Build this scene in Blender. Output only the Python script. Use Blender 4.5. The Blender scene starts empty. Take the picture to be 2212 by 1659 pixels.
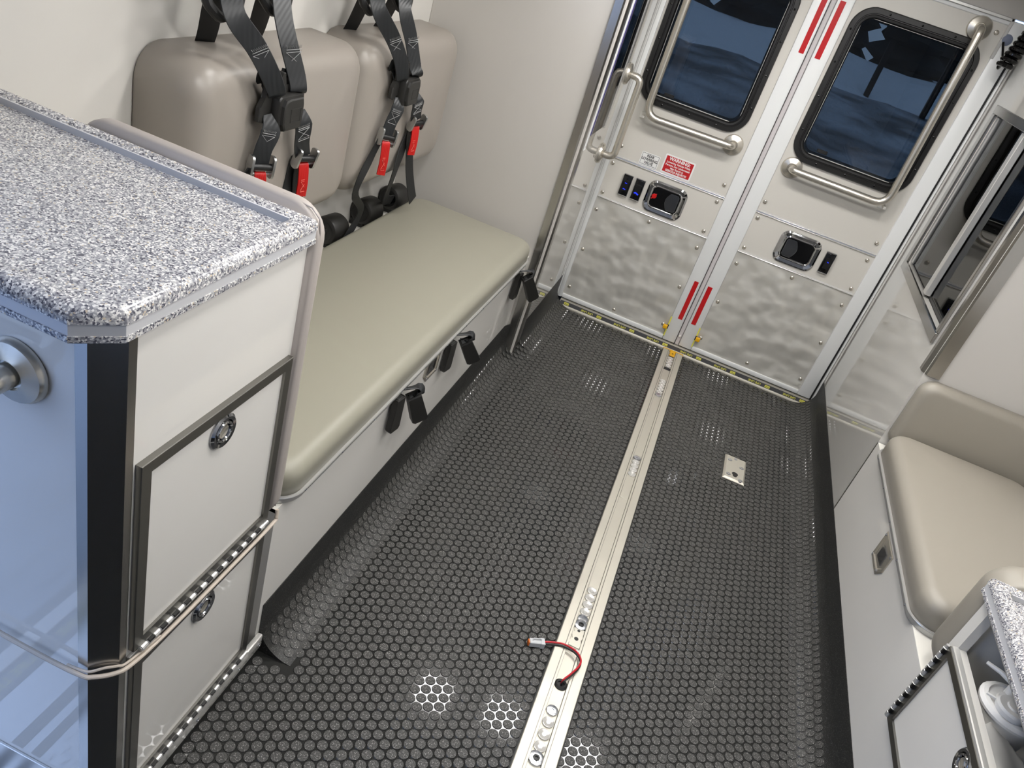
import bpy, bmesh, math, random
from mathutils import Vector as V, Matrix as M
random.seed(7)
sc = bpy.context.scene
COL = sc.collection
PI = math.pi

# ------------------------------------------------------------------ camera
CAM = V((0.0, 0.0, 1.60))
RX = V((0.9097874932, 0.3082451783, 0.2779777459))      # image right
RY = V((0.3937423835, -0.4289762911, -0.8129860252))    # image down
RZ = V((-0.1313531598, 0.8490961381, -0.5116464558))    # viewing direction
FPX = 1678.93
cd = bpy.data.cameras.new('camera'); cam = bpy.data.objects.new('camera', cd); COL.objects.link(cam)
cd.sensor_fit = 'HORIZONTAL'; cd.sensor_width = 36.0; cd.lens = FPX / 2212 * 36.0
cd.clip_start = 0.02; cd.clip_end = 300
cam.matrix_world = M(((RX.x, -RY.x, -RZ.x, CAM.x), (RX.y, -RY.y, -RZ.y, CAM.y), (RX.z, -RY.z, -RZ.z, CAM.z), (0, 0, 0, 1)))
sc.camera = cam
def project(p):
    d = V(p) - CAM
    z = d.dot(RZ)
    return (1106 + FPX * d.dot(RX) / z, 829.5 + FPX * d.dot(RY) / z, z)

# ------------------------------------------------------------------ world (winter dusk sky) and exposure
w = bpy.data.worlds.new('dusk_sky'); sc.world = w; w.use_nodes = True
bg = w.node_tree.nodes['Background']; bg.inputs[0].default_value = (0.29, 0.40, 0.65, 1); bg.inputs[1].default_value = 4.3
LAMP = 69.0                                             # radiance of the ceiling lamps' lenses
vs = sc.view_settings
sc.display_settings.display_device = 'sRGB'
vs.view_transform = 'Standard'; vs.look = 'None'; vs.gamma = 1.0; vs.use_curve_mapping = False; vs.exposure = 0.0
sc.cycles.use_denoising = True
sc.cycles.max_bounces = 6; sc.cycles.diffuse_bounces = 3; sc.cycles.glossy_bounces = 3
sc.cycles.use_adaptive_sampling = True; sc.cycles.adaptive_threshold = 0.045; sc.cycles.adaptive_min_samples = 20
sc.cycles.transparent_max_bounces = 6; sc.cycles.sample_clamp_indirect = 3.0
sc.cycles.caustics_reflective = False; sc.cycles.caustics_refractive = False

# ------------------------------------------------------------------ materials
def newmat(name):
    m = bpy.data.materials.new(name); m.use_nodes = True
    nt = m.node_tree; b = nt.nodes['Principled BSDF']
    return m, nt, b
def lin(c):
    return tuple(((x / 255) / 12.92 if x / 255 <= 0.04045 else ((x / 255 + 0.055) / 1.055) ** 2.4) for x in c) + (1,)
def mat(name, rgb, rough=0.4, metal=0.0, spec=0.5, coat=0.0, emit=None, estr=0.0, bump=None, rvar=None, aniso=0.0, cvar=None):
    m, nt, b = newmat(name)
    L, N = nt.links, nt.nodes
    b.inputs['Base Color'].default_value = lin(rgb)
    b.inputs['Roughness'].default_value = rough
    b.inputs['Metallic'].default_value = metal
    b.inputs['Specular IOR Level'].default_value = spec
    b.inputs['Coat Weight'].default_value = coat
    b.inputs['Coat Roughness'].default_value = 0.08
    b.inputs['Anisotropic'].default_value = aniso
    if emit:
        b.inputs['Emission Color'].default_value = lin(emit); b.inputs['Emission Strength'].default_value = estr
    if bump or rvar or cvar:
        tc = N.new('ShaderNodeTexCoord')
    if bump:
        sc_, strength, dist = bump[:3]
        mp = N.new('ShaderNodeMapping'); L.new(tc.outputs['Object'], mp.inputs[0])
        mp.inputs['Scale'].default_value = bump[3] if len(bump) > 3 else (1, 1, 1)
        nz = N.new('ShaderNodeTexNoise'); nz.inputs['Scale'].default_value = sc_; nz.inputs['Detail'].default_value = bump[4] if len(bump) > 4 else 3
        L.new(mp.outputs[0], nz.inputs['Vector'])
        bp = N.new('ShaderNodeBump'); bp.inputs['Strength'].default_value = strength; bp.inputs['Distance'].default_value = dist
        L.new(nz.outputs['Fac'], bp.inputs['Height']); L.new(bp.outputs[0], b.inputs['Normal'])
    if rvar:
        nz = N.new('ShaderNodeTexNoise'); nz.inputs['Scale'].default_value = rvar[0]; nz.inputs['Detail'].default_value = 4
        L.new(tc.outputs['Object'], nz.inputs['Vector'])
        mr = N.new('ShaderNodeMapRange'); mr.inputs['From Min'].default_value = 0.3; mr.inputs['From Max'].default_value = 0.7
        mr.inputs['To Min'].default_value = rvar[1]; mr.inputs['To Max'].default_value = rvar[2]
        L.new(nz.outputs['Fac'], mr.inputs['Value']); L.new(mr.outputs[0], b.inputs['Roughness'])
    if cvar:
        nz = N.new('ShaderNodeTexNoise'); nz.inputs['Scale'].default_value = cvar[0]; nz.inputs['Detail'].default_value = 4
        L.new(tc.outputs['Object'], nz.inputs['Vector'])
        r = N.new('ShaderNodeValToRGB'); r.color_ramp.elements[0].position = 0.35; r.color_ramp.elements[1].position = 0.65
        r.color_ramp.elements[0].color = lin(rgb); r.color_ramp.elements[1].color = lin(cvar[1])
        L.new(nz.outputs['Fac'], r.inputs[0]); L.new(r.outputs[0], b.inputs['Base Color'])
    return m
def speckle(name, stops, scale, rough, bumpS=0.0, big=None):
    """small grains, each cell one colour of the ramp"""
    m, nt, b = newmat(name); L, N = nt.links, nt.nodes
    tc = N.new('ShaderNodeTexCoord')
    nz = N.new('ShaderNodeTexNoise'); nz.inputs['Scale'].default_value = scale * 0.6; nz.inputs['Detail'].default_value = 2
    L.new(tc.outputs['Object'], nz.inputs['Vector'])
    ad = N.new('ShaderNodeVectorMath'); ad.operation = 'MULTIPLY_ADD'
    ad.inputs[1].default_value = (0.9 / scale,) * 3
    L.new(nz.outputs['Color'], ad.inputs[0]); L.new(tc.outputs['Object'], ad.inputs[2])
    vo = N.new('ShaderNodeTexVoronoi'); vo.inputs['Scale'].default_value = scale
    L.new(ad.outputs[0], vo.inputs['Vector'])
    sp = N.new('ShaderNodeSeparateColor'); L.new(vo.outputs['Color'], sp.inputs[0])
    r = N.new('ShaderNodeValToRGB'); r.color_ramp.interpolation = 'CONSTANT'
    e = r.color_ramp.elements
    e[0].position = stops[0][0]; e[0].color = lin(stops[0][1]); e[1].position = stops[1][0]; e[1].color = lin(stops[1][1])
    for p, c in stops[2:]:
        x = e.new(p); x.color = lin(c)
    L.new(sp.outputs[0], r.inputs[0]); L.new(r.outputs[0], b.inputs['Base Color'])
    b.inputs['Roughness'].default_value = rough
    if bumpS:
        bp = N.new('ShaderNodeBump'); bp.inputs['Strength'].default_value = bumpS; bp.inputs['Distance'].default_value = 0.0006
        L.new(sp.outputs[1], bp.inputs['Height']); L.new(bp.outputs[0], b.inputs['Normal'])
    return m
def sheet_glass(name, tint, ior=1.5, rough=0.0):
    m = bpy.data.materials.new(name); m.use_nodes = True; nt = m.node_tree; L, N = nt.links, nt.nodes
    N.remove(N['Principled BSDF'])
    t = N.new('ShaderNodeBsdfTransparent'); t.inputs[0].default_value = tint + (1,)
    g = N.new('ShaderNodeBsdfGlossy'); g.inputs['Roughness'].default_value = rough
    f = N.new('ShaderNodeFresnel'); f.inputs[0].default_value = ior
    x = N.new('ShaderNodeMixShader'); L.new(f.outputs[0], x.inputs[0]); L.new(t.outputs[0], x.inputs[1]); L.new(g.outputs[0], x.inputs[2])
    L.new(x.outputs[0], N['Material Output'].inputs[0])
    return m
def webbing(name, rgb, stripe):
    m, nt, b = newmat(name); L, N = nt.links, nt.nodes
    b.inputs['Roughness'].default_value = 0.42; b.inputs['Base Color'].default_value = lin(rgb)
    b.inputs['Sheen Weight'].default_value = 0.0
    tc = N.new('ShaderNodeTexCoord')
    w1 = N.new('ShaderNodeTexWave'); w1.inputs['Scale'].default_value = stripe; w1.inputs['Distortion'].default_value = 0.3
    L.new(tc.outputs['Object'], w1.inputs['Vector'])
    bp = N.new('ShaderNodeBump'); bp.inputs['Strength'].default_value = 0.25; bp.inputs['Distance'].default_value = 0.001
    L.new(w1.outputs['Fac'], bp.inputs['Height']); L.new(bp.outputs[0], b.inputs['Normal'])
    return m

MT = {}
MT['lam'] = mat('white_laminate', (224, 221, 215), 0.045, spec=0.5)
MT['lamgloss'] = mat('gloss_side_panel', (212, 209, 203), 0.02, spec=0.9, coat=1.0)
MT['lamgloss'].node_tree.nodes['Principled BSDF'].inputs['Coat Roughness'].default_value = 0.012
MT['lamgloss'].node_tree.nodes['Principled BSDF'].inputs['Coat IOR'].default_value = 1.65
MT['lamdoor'] = mat('door_laminate', (214, 210, 202), 0.28)
MT['lamgreyshade'] = mat('laminate_shade_grey', (196, 192, 186), 0.22)  # laminate with a darker base, standing for the less lit end partition
MT['wall'] = mat('wall_panel_warm_white', (211, 208, 202), 0.26)
MT['ceil'] = mat('ceiling_white', (215, 212, 210), 0.5)
MT['deck'] = mat('white_deck', (225, 222, 214), 0.15)
MT['ss'] = mat('brushed_stainless', (232, 229, 221), 0.38, 0.55, bump=(13.0, 0.40, 0.05, (1, 1, 1), 0.6), rvar=(9, 0.30, 0.48))
MT['ssgrain'] = mat('stainless_tube', (212, 206, 194), 0.26, 0.8)
MT['sspost'] = mat('stainless_corner', (178, 176, 172), 0.22, 1.0)
MT['alu'] = mat('satin_aluminium', (212, 211, 208), 0.32, 0.6)
MT['aluframe'] = mat('door_edge_aluminium', (140, 138, 133), 0.34, 1.0)
MT['alurail'] = mat('mill_aluminium', (208, 203, 190), 0.42, 0.55, rvar=(14, 0.36, 0.5))
MT['alusrf'] = mat('bright_aluminium', (232, 230, 225), 0.22, 0.6)
MT['frame'] = mat('white_door_frame', (232, 233, 232), 0.3)
MT['frameastr'] = mat('pinkish_weatherstrip', (208, 202, 202), 0.4)
MT['chrome'] = mat('chrome', (205, 206, 208), 0.05, 1.0)
MT['darkchrome'] = mat('dark_chrome', (160, 161, 164), 0.09, 1.0)
MT['blackgloss'] = mat('black_gloss_plastic', (10, 10, 11), 0.12)
MT['black'] = mat('black_plastic', (22, 22, 22), 0.42)
MT['buckle'] = mat('buckle_plastic', (34, 33, 31), 0.48, bump=(400, 0.1, 0.0003))
MT['rubber'] = mat('black_rubber', (18, 18, 18), 0.55)
MT['winframe'] = mat('black_window_frame', (19, 18, 17), 0.42)
MT['web'] = webbing('black_webbing', (36, 38, 40), 55)
MT['webdark'] = mat('black_webbing_plain', (20, 21, 22), 0.6)
MT['red'] = webbing('red_webbing', (196, 26, 22), 90)
MT['thread'] = mat('grey_thread', (165, 165, 165), 0.7)
MT['redthread'] = mat('light_red_thread', (232, 120, 105), 0.7)
MT['vinyltaupe'] = mat('taupe_vinyl', (149, 142, 134), 0.36)
MT['vinylsage'] = mat('sage_grey_vinyl', (147, 144, 130), 0.42)
MT['vinylstone'] = mat('stone_grey_vinyl', (149, 143, 132), 0.42)
MT['vinylpad'] = mat('grey_pad_vinyl', (172, 164, 158), 0.42)
MT['granite'] = speckle('granite_laminate', [(0, (84, 84, 94)), (0.14, (132, 132, 138)), (0.38, (182, 181, 182)), (0.62, (226, 224, 221)), (0.83, (160, 159, 162)), (0.975, (204, 190, 168))], 430, 0.24)
MT['band'] = mat('grey_edge_band', (198, 198, 200), 0.3)
MT['rubfloor'] = mat('black_rubber_floor', (40, 40, 39), 0.075, spec=0.4)
MT['cove'] = speckle('black_rubber_cove', [(0, (30, 30, 29)), (0.7, (42, 42, 41)), (0.92, (86, 86, 83))], 700, 0.5)
MT['coin'] = speckle('grained_rubber_stud', [(0, (42, 42, 41)), (0.45, (58, 57, 55)), (0.80, (90, 89, 86)), (0.945, (158, 156, 152))], 900, 0.55)
MT['tape'] = mat('red_reflective_tape', (190, 14, 22), 0.3, bump=(260, 0.2, 0.0006))
MT['white'] = mat('white_vinyl_print', (238, 238, 236), 0.4)
MT['ink'] = mat('black_ink', (28, 28, 30), 0.5)
MT['redink'] = mat('red_ink', (186, 28, 34), 0.4)
MT['yellow'] = mat('yellow_print', (226, 222, 96), 0.5)
MT['yelpaint'] = mat('yellow_paint', (236, 178, 20), 0.4)
MT['gripband'] = mat('dark_grip_strip', (72, 72, 74), 0.55)
MT['glass'] = sheet_glass('tinted_glass', (0.240, 0.256, 0.250))
MT['acryl'] = sheet_glass('smoked_acrylic', (0.62, 0.62, 0.64))
MT['acryl2'] = sheet_glass('smoked_acrylic_dark', (0.30, 0.31, 0.36))
MT['purple'] = mat('violet_acrylic_edge', (58, 52, 104), 0.2)
MT['lens'] = mat('lamp_lens', (255, 255, 255), 0.4, emit=(255, 253, 250), estr=LAMP)
MT['blueled'] = mat('blue_backlit_symbol', (20, 40, 255), 0.4, emit=(28, 50, 255), estr=1.6)
MT['redknob'] = mat('red_lock_knob', (205, 24, 24), 0.35)
MT['cord'] = mat('beige_cord', (196, 184, 170), 0.5)
MT['wirered'] = mat('red_wire', (190, 24, 40), 0.35)
MT['wireblack'] = mat('black_wire', (20, 20, 20), 0.35)
MT['conn'] = mat('grey_connector', (196, 198, 200), 0.4)
MT['orange'] = mat('orange_seal', (214, 110, 34), 0.5)
MT['jug'] = mat('white_translucent_plastic', (244, 242, 238), 0.35)
MT['zinc'] = mat('zinc_screw', (214, 216, 222), 0.22, 1.0)
MT['silver'] = mat('cast_silver', (196, 197, 196), 0.3, 1.0)
MT['capblue'] = mat('blue_grey_cap', (110, 118, 138), 0.5)
MT['snow'] = mat('snow', (226, 232, 240), 0.7, bump=(1.2, 0.9, 0.35))
MT['slush'] = mat('rutted_snow', (172, 180, 190), 0.6, bump=(2.2, 1.0, 0.3, (1.6, 0.45, 1)), cvar=(0.55, (70, 75, 82)))
MT['bark'] = mat('dark_bark', (40, 36, 34), 0.9)
MT['needle'] = mat('dark_needles', (24, 30, 30), 0.9)
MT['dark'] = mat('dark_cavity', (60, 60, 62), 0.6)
MT['plate'] = mat('step_plate', (190, 190, 190), 0.25, 1.0, bump=(40, 0.6, 0.004))
MT['embos'] = mat('pad_embossing', (40, 39, 37), 0.6)

# ------------------------------------------------------------------ mesh helpers
def link(name, me, parent=None, loc=(0, 0, 0)):
    o = bpy.data.objects.new(name, me); COL.objects.link(o)
    o.location = loc
    if parent is not None:
        o.parent = parent
    return o
def wloc(o):
    p = V(o.location)
    while o.parent is not None:
        o = o.parent; p = p + V(o.location)
    return p
def finish(bm, mats, ang=35):
    bmesh.ops.recalc_face_normals(bm, faces=bm.faces)
    me = bpy.data.meshes.new('m'); bm.to_mesh(me); bm.free()
    for m in (mats if isinstance(mats, (list, tuple)) else [mats]):
        me.materials.append(MT[m] if isinstance(m, str) else m)
    if ang:
        me.polygons.foreach_set('use_smooth', [True] * len(me.polygons))
        me.set_sharp_from_angle(angle=math.radians(ang))
    return me
def part(name, bm, mats, parent=None, ang=35, loc=None):
    """bm is in world coordinates; the object's origin goes to its parent's origin (or loc)"""
    o0 = wloc(parent) if parent is not None else (V(loc) if loc is not None else V((0, 0, 0)))
    bmesh.ops.translate(bm, verts=bm.verts, vec=-o0)
    me = finish(bm, mats, ang); me.name = name
    return link(name, me, parent, (0, 0, 0) if parent is not None else o0)
def inst(name, me, parent, p, rot=None):
    o = link(name, me, parent, V(p) - (wloc(parent) if parent is not None else V((0, 0, 0))))
    if rot is not None:
        o.rotation_euler = rot
    return o
def tag(o, label=None, cat=None, group=None, kind=None):
    if label: o['label'] = label
    if cat: o['category'] = cat
    if group: o['group'] = group
    if kind: o['kind'] = kind
    return o
def thing(name, loc, label, cat, group=None, kind=None):
    o = bpy.data.objects.new(name, None); COL.objects.link(o); o.location = loc
    o.empty_display_size = 0.05
    return tag(o, label, cat, group, kind)
def B():
    return bmesh.new()
def box(bm, x0, x1, y0, y1, z0, z1, bev=0.0, seg=2):
    vs_ = [bm.verts.new((x, y, z)) for x in (x0, x1) for y in (y0, y1) for z in (z0, z1)]
    fs = [bm.faces.new([vs_[i] for i in f]) for f in ((0, 1, 3, 2), (4, 6, 7, 5), (0, 4, 5, 1), (2, 3, 7, 6), (0, 2, 6, 4), (1, 5, 7, 3))]
    if bev:
        es = list({e for f in fs for e in f.edges})
        bmesh.ops.bevel(bm, geom=es, offset=bev, segments=seg, affect='EDGES', profile=0.5)
    return bm
def bxp(x0, x1, y0, y1, z0, z1, bev=0.0, seg=2):
    return box(B(), x0, x1, y0, y1, z0, z1, bev, seg)
def obox(bm, c, ax, ay, az, hx, hy, hz, bev=0.0, seg=2):
    """oriented box"""
    c = V(c)
    r = []
    for sx in (-1, 1):
        for sy in (-1, 1):
            for sz in (-1, 1):
                r.append(bm.verts.new(c + ax * hx * sx + ay * hy * sy + az * hz * sz))
    fs = [bm.faces.new([r[i] for i in f]) for f in ((0, 1, 3, 2), (4, 6, 7, 5), (0, 4, 5, 1), (2, 3, 7, 6), (0, 2, 6, 4), (1, 5, 7, 3))]
    if bev:
        es = list({e for f in fs for e in f.edges})
        bmesh.ops.bevel(bm, geom=es, offset=bev, segments=seg, affect='EDGES', profile=0.5)
    return bm
def rrect(u0, u1, v0, v1, r, n=6):
    r = max(min(r, (u1 - u0) / 2 - 1e-5, (v1 - v0) / 2 - 1e-5), 1e-5)
    P = []
    for cx, cy, a0 in ((u1 - r, v1 - r, 0), (u0 + r, v1 - r, PI / 2), (u0 + r, v0 + r, PI), (u1 - r, v0 + r, 1.5 * PI)):
        for k in range(n + 1):
            a = a0 + PI / 2 * k / n
            P.append((cx + r * math.cos(a), cy + r * math.sin(a)))
    return P
def loft(bm, loops, cap0=True, cap1=True, ring=False, mi=None):
    L = [[bm.verts.new(p) for p in lp] for lp in loops]
    n = len(L[0]); m = len(L)
    for k in range(m if ring else m - 1):
        a, b = L[k], L[(k + 1) % m]
        for i in range(n):
            j = (i + 1) % n
            f = bm.faces.new((a[i], a[j], b[j], b[i]))
            if mi: f.material_index = mi[k % len(mi)]
    if not ring:
        if cap0: bm.faces.new(list(reversed(L[0])))
        if cap1: bm.faces.new(L[-1])
    return bm
def fY(y):   # 2-D outline (x, z) on a plane y
    return lambda p: (p[0], y, p[1])
def fX(x):   # outline (y, z) on a plane x
    return lambda p: (x, p[0], p[1])
def fZ(z):
    return lambda p: (p[0], p[1], z)
def prism(bm, poly, fa, fb):
    return loft(bm, [[fa(p) for p in poly], [fb(p) for p in poly]])
def catmull(P, n=6):
    P = [V(p) for p in P]
    out = []
    for i in range(len(P) - 1):
        p0 = P[i - 1] if i else P[0] * 2 - P[1]
        p1, p2 = P[i], P[i + 1]
        p3 = P[i + 2] if i + 2 < len(P) else P[-1] * 2 - P[-2]
        for k in range(n):
            t = k / n
            out.append(0.5 * ((2 * p1) + (p2 - p0) * t + (2 * p0 - 5 * p1 + 4 * p2 - p3) * t * t + (3 * p1 - p0 - 3 * p2 + p3) * t ** 3))
    out.append(P[-1])
    return out
def fillet(P, r, n=7):
    P = [V(p) for p in P]; out = [P[0]]
    for i in range(1, len(P) - 1):
        a = (P[i - 1] - P[i]); b = (P[i + 1] - P[i])
        rr = min(r, a.length * 0.49, b.length * 0.49)
        ang = a.angle(b); d = rr / math.tan(ang / 2) if ang > 1e-3 else rr
        d = min(d, a.length * 0.95, b.length * 0.95)
        a.normalize(); b.normalize()
        s, e = P[i] + a * d, P[i] + b * d
        for k in range(n + 1):
            t = k / n
            out.append((1 - t) ** 2 * s + 2 * t * (1 - t) * (P[i] * 0.72 + (s + e) * 0.14) + t * t * e if False else (1 - t) ** 2 * s + 2 * t * (1 - t) * P[i] + t * t * e)
    out.append(P[-1])
    return out
def tube(bm, P, r, n=12, closed=False, caps=True, sq=1.0):
    P = [V(p) for p in P]; m = len(P)
    rs = r if isinstance(r, (list, tuple)) else [r] * m
    T = []
    for i in range(m):
        a = P[(i - 1) % m] if (closed or i) else P[0]
        b = P[(i + 1) % m] if (closed or i < m - 1) else P[-1]
        T.append((b - a).normalized())
    ref = V((0, 0, 1)) if abs(T[0].z) < 0.9 else V((1, 0, 0))
    nrm = (ref - T[0] * ref.dot(T[0])).normalized()
    loops = []
    for i in range(m):
        nrm = (nrm - T[i] * nrm.dot(T[i])).normalized()
        bi = T[i].cross(nrm)
        loops.append([P[i] + (nrm * math.cos(2 * PI * k / n) + bi * math.sin(2 * PI * k / n) * sq) * rs[i] for k in range(n)])
    return loft(bm, loops, caps, caps, ring=closed)
def ribbon(bm, P, W, width, th, smooth=6, widths=None):
    """strap: path P, width direction W (vector or list), rectangular section"""
    Ws = [V(x) for x in W] if isinstance(W, list) else None
    Q = catmull(P, smooth) if smooth else [V(p) for p in P]
    m = len(Q); loops = []
    for i in range(m):
        t = (Q[min(i + 1, m - 1)] - Q[max(i - 1, 0)]).normalized()
        if Ws:
            u = i / (m - 1) * (len(Ws) - 1); k = min(int(u), len(Ws) - 2); wv = Ws[k].lerp(Ws[k + 1], u - k)
        else:
            wv = V(W)
        wv = (wv - t * wv.dot(t)).normalized(); nv = t.cross(wv)
        if widths:
            u = i / (m - 1) * (len(widths) - 1); k = min(int(u), len(widths) - 2); wd = widths[k] * (1 - u + k) + widths[k + 1] * (u - k)
        else:
            wd = width
        c = Q[i]; h = wd / 2; e = th / 2
        loops.append([c + wv * h * a + nv * e * b for a, b in ((-1, 0), (-0.94, -1), (0.94, -1), (1, 0), (0.94, 1), (-0.94, 1))])
    return loft(bm, loops)
def lathe(bm, prof, n=20, c=(0, 0, 0), axis=(0, 0, 1)):
    """prof [(radius, height)] around axis"""
    ax = V(axis).normalized(); ref = V((1, 0, 0)) if abs(ax.x) < 0.9 else V((0, 1, 0))
    u = (ref - ax * ref.dot(ax)).normalized(); v = ax.cross(u); c = V(c)
    rings = []
    for r, h in prof:
        if r < 1e-6:
            rings.append([bm.verts.new(c + ax * h)])
        else:
            rings.append([bm.verts.new(c + ax * h + (u * math.cos(2 * PI * k / n) + v * math.sin(2 * PI * k / n)) * r) for k in range(n)])
    for a, b in zip(rings, rings[1:]):
        for i in range(n):
            j = (i + 1) % n
            if len(a) == 1 and len(b) == 1: break
            if len(a) == 1: bm.faces.new((a[0], b[j], b[i]))
            elif len(b) == 1: bm.faces.new((a[i], a[j], b[0]))
            else: bm.faces.new((a[i], a[j], b[j], b[i]))
    if len(rings[0]) > 1: bm.faces.new(list(reversed(rings[0])))
    if len(rings[-1]) > 1: bm.faces.new(rings[-1])
    return bm
def plate_hole(bm, u0, u1, v0, v1, a0, a1, b0, b1, fa, fb):
    """rectangular plate with a rectangular hole, between planes fa and fb"""
    us, vv = (u0, a0, a1, u1), (v0, b0, b1, v1)
    F = [[bm.verts.new(fa((u, v))) for v in vv] for u in us]
    G = [[bm.verts.new(fb((u, v))) for v in vv] for u in us]
    for i in range(3):
        for j in range(3):
            if i == 1 and j == 1: continue
            bm.faces.new((F[i][j], F[i + 1][j], F[i + 1][j + 1], F[i][j + 1]))
            bm.faces.new((G[i][j], G[i][j + 1], G[i + 1][j + 1], G[i + 1][j]))
    def side(seq):
        for (i, j), (k, l) in zip(seq, seq[1:] + seq[:1]):
            bm.faces.new((F[i][j], G[i][j], G[k][l], F[k][l]))
    side([(0, 0), (1, 0), (2, 0), (3, 0), (3, 1), (3, 2), (3, 3), (2, 3), (1, 3), (0, 3), (0, 2), (0, 1)])
    side([(1, 1), (1, 2), (2, 2), (2, 1)])
    return bm
def cushion(u0, u1, v0, v1, D, r, re, crown, f, seg=8, back_inset=0.0):
    """padded block: rounded-rectangle outline (u, v), depth D, soft front edge re; f(u, v, d) -> world"""
    bm = B(); loops = []
    def lp(ins, d):
        return [f(p[0], p[1], d) for p in rrect(u0 + ins, u1 - ins, v0 + ins, v1 - ins, max(r - ins * 0.7, 0.012), seg)]
    loops.append(lp(back_inset + 0.004, 0)); loops.append(lp(back_inset, 0.006))
    for k in range(9):
        a = PI / 2 * k / 8
        loops.append(lp(re * (1 - math.cos(a)), D - re + re * math.sin(a)))
    half = min(u1 - u0, v1 - v0) / 2 - re
    for k in range(1, 7):
        t = k / 7
        loops.append(lp(re + half * t * 0.98, D + crown * (1 - (1 - t) ** 2)))
    return loft(bm, loops)
def text_part(name, s, size, m, parent, o, U, Vd, align='CENTER', bold=0.0, sx=1.0):
    cu = bpy.data.curves.new(name, 'FONT'); cu.body = s; cu.size = size; cu.align_x = align; cu.align_y = 'CENTER'; cu.offset = bold
    cu.resolution_u = 3
    t = bpy.data.objects.new('tmp', cu); COL.objects.link(t)
    me = bpy.data.meshes.new_from_object(t.evaluated_get(bpy.context.evaluated_depsgraph_get()))
    bpy.data.objects.remove(t); me.materials.clear()
    o, U, Vd = V(o), V(U), V(Vd)
    base = wloc(parent)
    for v in me.vertices:
        v.co = o + U * v.co.x * sx + Vd * v.co.y - base
    me.materials.append(MT[m]); me.name = name
    return link(name, me, parent)

# ------------------------------------------------------------------ key planes (metres)
XL, XR, XW = -0.540, 0.847, -1.155      # left base faces, right base faces, left side wall
XPL = -0.486                            # panel beside the left rear door
YP, YD, YF = 2.845, 3.560, -1.30        # end partition, rear doors, front bulkhead
ZC = 1.90                               # ceiling
XRW = 1.300                             # right side wall

# ------------------------------------------------------------------ setting: floor, coves, walls, ceiling
fl = B()
box(fl, -1.0, 0.847, YF, 3.535, -0.05, 0.0)
floor = tag(part('floor', fl, 'rubfloor', ang=None), 'black rubber floor with raised round studs', 'floor', kind='structure')
def cove(st, s):
    """quarter-round flashing from the floor up to a face through stations (y, face x); s=+1 right side"""
    R = 0.09; loops = []
    for y, xf in st:
        prof = []
        for k in range(11):
            a = PI / 2 * k / 10
            prof.append((xf - s * R + s * R * math.sin(a) - s * 0.002, R * (1 - math.cos(a)) + 0.001))
        prof += [(xf - s * 0.002, 0.155), (xf - s * 0.0005, 0.155), (xf - s * 0.0005, 0.0), (xf - s * R, 0.0)]
        loops.append([(p[0], y, p[1]) for p in prof])
    bm = loft(B(), loops, False, False); bm.verts.ensure_lookup_table(); n = len(loops[0])
    for base in (0, n * (len(loops) - 1)):
        V_ = [bm.verts[base + i] for i in range(n)]
        c = V_[n - 2]
        for i in range(n - 3):
            bm.faces.new((c, V_[i], V_[i + 1]))
        bm.faces.new((c, V_[n - 1], V_[0]))
    return bm
part('cove', cove(((YF, XR), (3.535, XR)), 1), 'cove', floor)
LST = ((1.092, XL), (2.80, XL), (2.945, XPL), (3.535, XPL))
part('cove', cove(LST, -1), 'cove', floor)
def left_face(y):
    return XL if y < 2.80 else XPL if y > 2.945 else XL + (XPL - XL) * (y - 2.80) / 0.145

wl = B()
box(wl, XW - 0.05, XW, 0.60, YD + 0.05, 0, ZC)
box(wl, XW - 0.05, XW, YF, -0.75, 0, ZC)
box(wl, XW - 0.05, XW, -0.75, 0.60, 1.80, ZC)
tag(part('wall_left', wl, 'wall', ang=None), 'warm white side wall above the bench', 'wall', kind='structure')
tag(part('wall_left_rear', bxp(XW, XPL, YP, YD, 0, ZC, 0.002, 1), ['lamgreyshade']), 'end partition in shade-darkened grey between bench and rear doors', 'wall', kind='structure')
tag(part('wall_front', bxp(XW, XRW, YF - 0.05, YF, 0, ZC), 'wall', ang=None), 'front bulkhead behind the viewer', 'wall', kind='structure')
tag(part('ceiling', bxp(XW - 0.05, XRW + 0.05, YF - 0.05, YD + 0.05, ZC, ZC + 0.05), 'ceil', ang=None), 'white ceiling panel', 'ceiling', kind='structure')
# right wall: face panel with the sliding-window cut-out, end face and the wall behind the seat
WY0, WY1, WZ0, WZ1 = 2.600, 3.350, 0.842, 1.440
wr = B()
plate_hole(wr, 2.495, YD, 0.0, ZC, WY0, WY1, WZ0, WZ1, fX(XR), fX(XR + 0.02))
tag(part('wall_right_end', bxp(XR + 0.02, XRW, 2.495, 2.515, 0.0, ZC), 'lamgreyshade', ang=None), 'grey-white end wall above the rear bolster of the single seat', 'wall', kind='structure')
tag(part('wall_right', wr, 'lamgloss', ang=None), 'glossy off-white panel beside the right rear door', 'wall', kind='structure')
tag(part('wall_right_side', bxp(XRW, XRW + 0.05, YF, YD + 0.05, 0, ZC), 'wall', ang=None), 'white side wall behind the single seat', 'wall', kind='structure')
hd = B(); box(hd, XPL, XR, YD - 0.004, YD + 0.05, 1.742, ZC); box(hd, XR + 0.0005, XRW, YD, YD + 0.05, -0.02, ZC); box(hd, XW, XPL, YD, YD + 0.05, -0.02, ZC)
tag(part('wall_rear', hd, 'lamgreyshade', ang=None), 'header panel above the rear doors', 'wall', kind='structure')
hm = B(); box(hm, XPL, 0.775, YD - 0.016, YD - 0.004, 1.730, 1.742, 0.002, 1); box(hm, 0.765, 0.777, YD - 0.016, YD - 0.004, 1.60, 1.742, 0.002, 1)
tag(part('trim_1', hm, 'alu'), 'metal moulding across the door header', 'trim', kind='structure')
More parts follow.
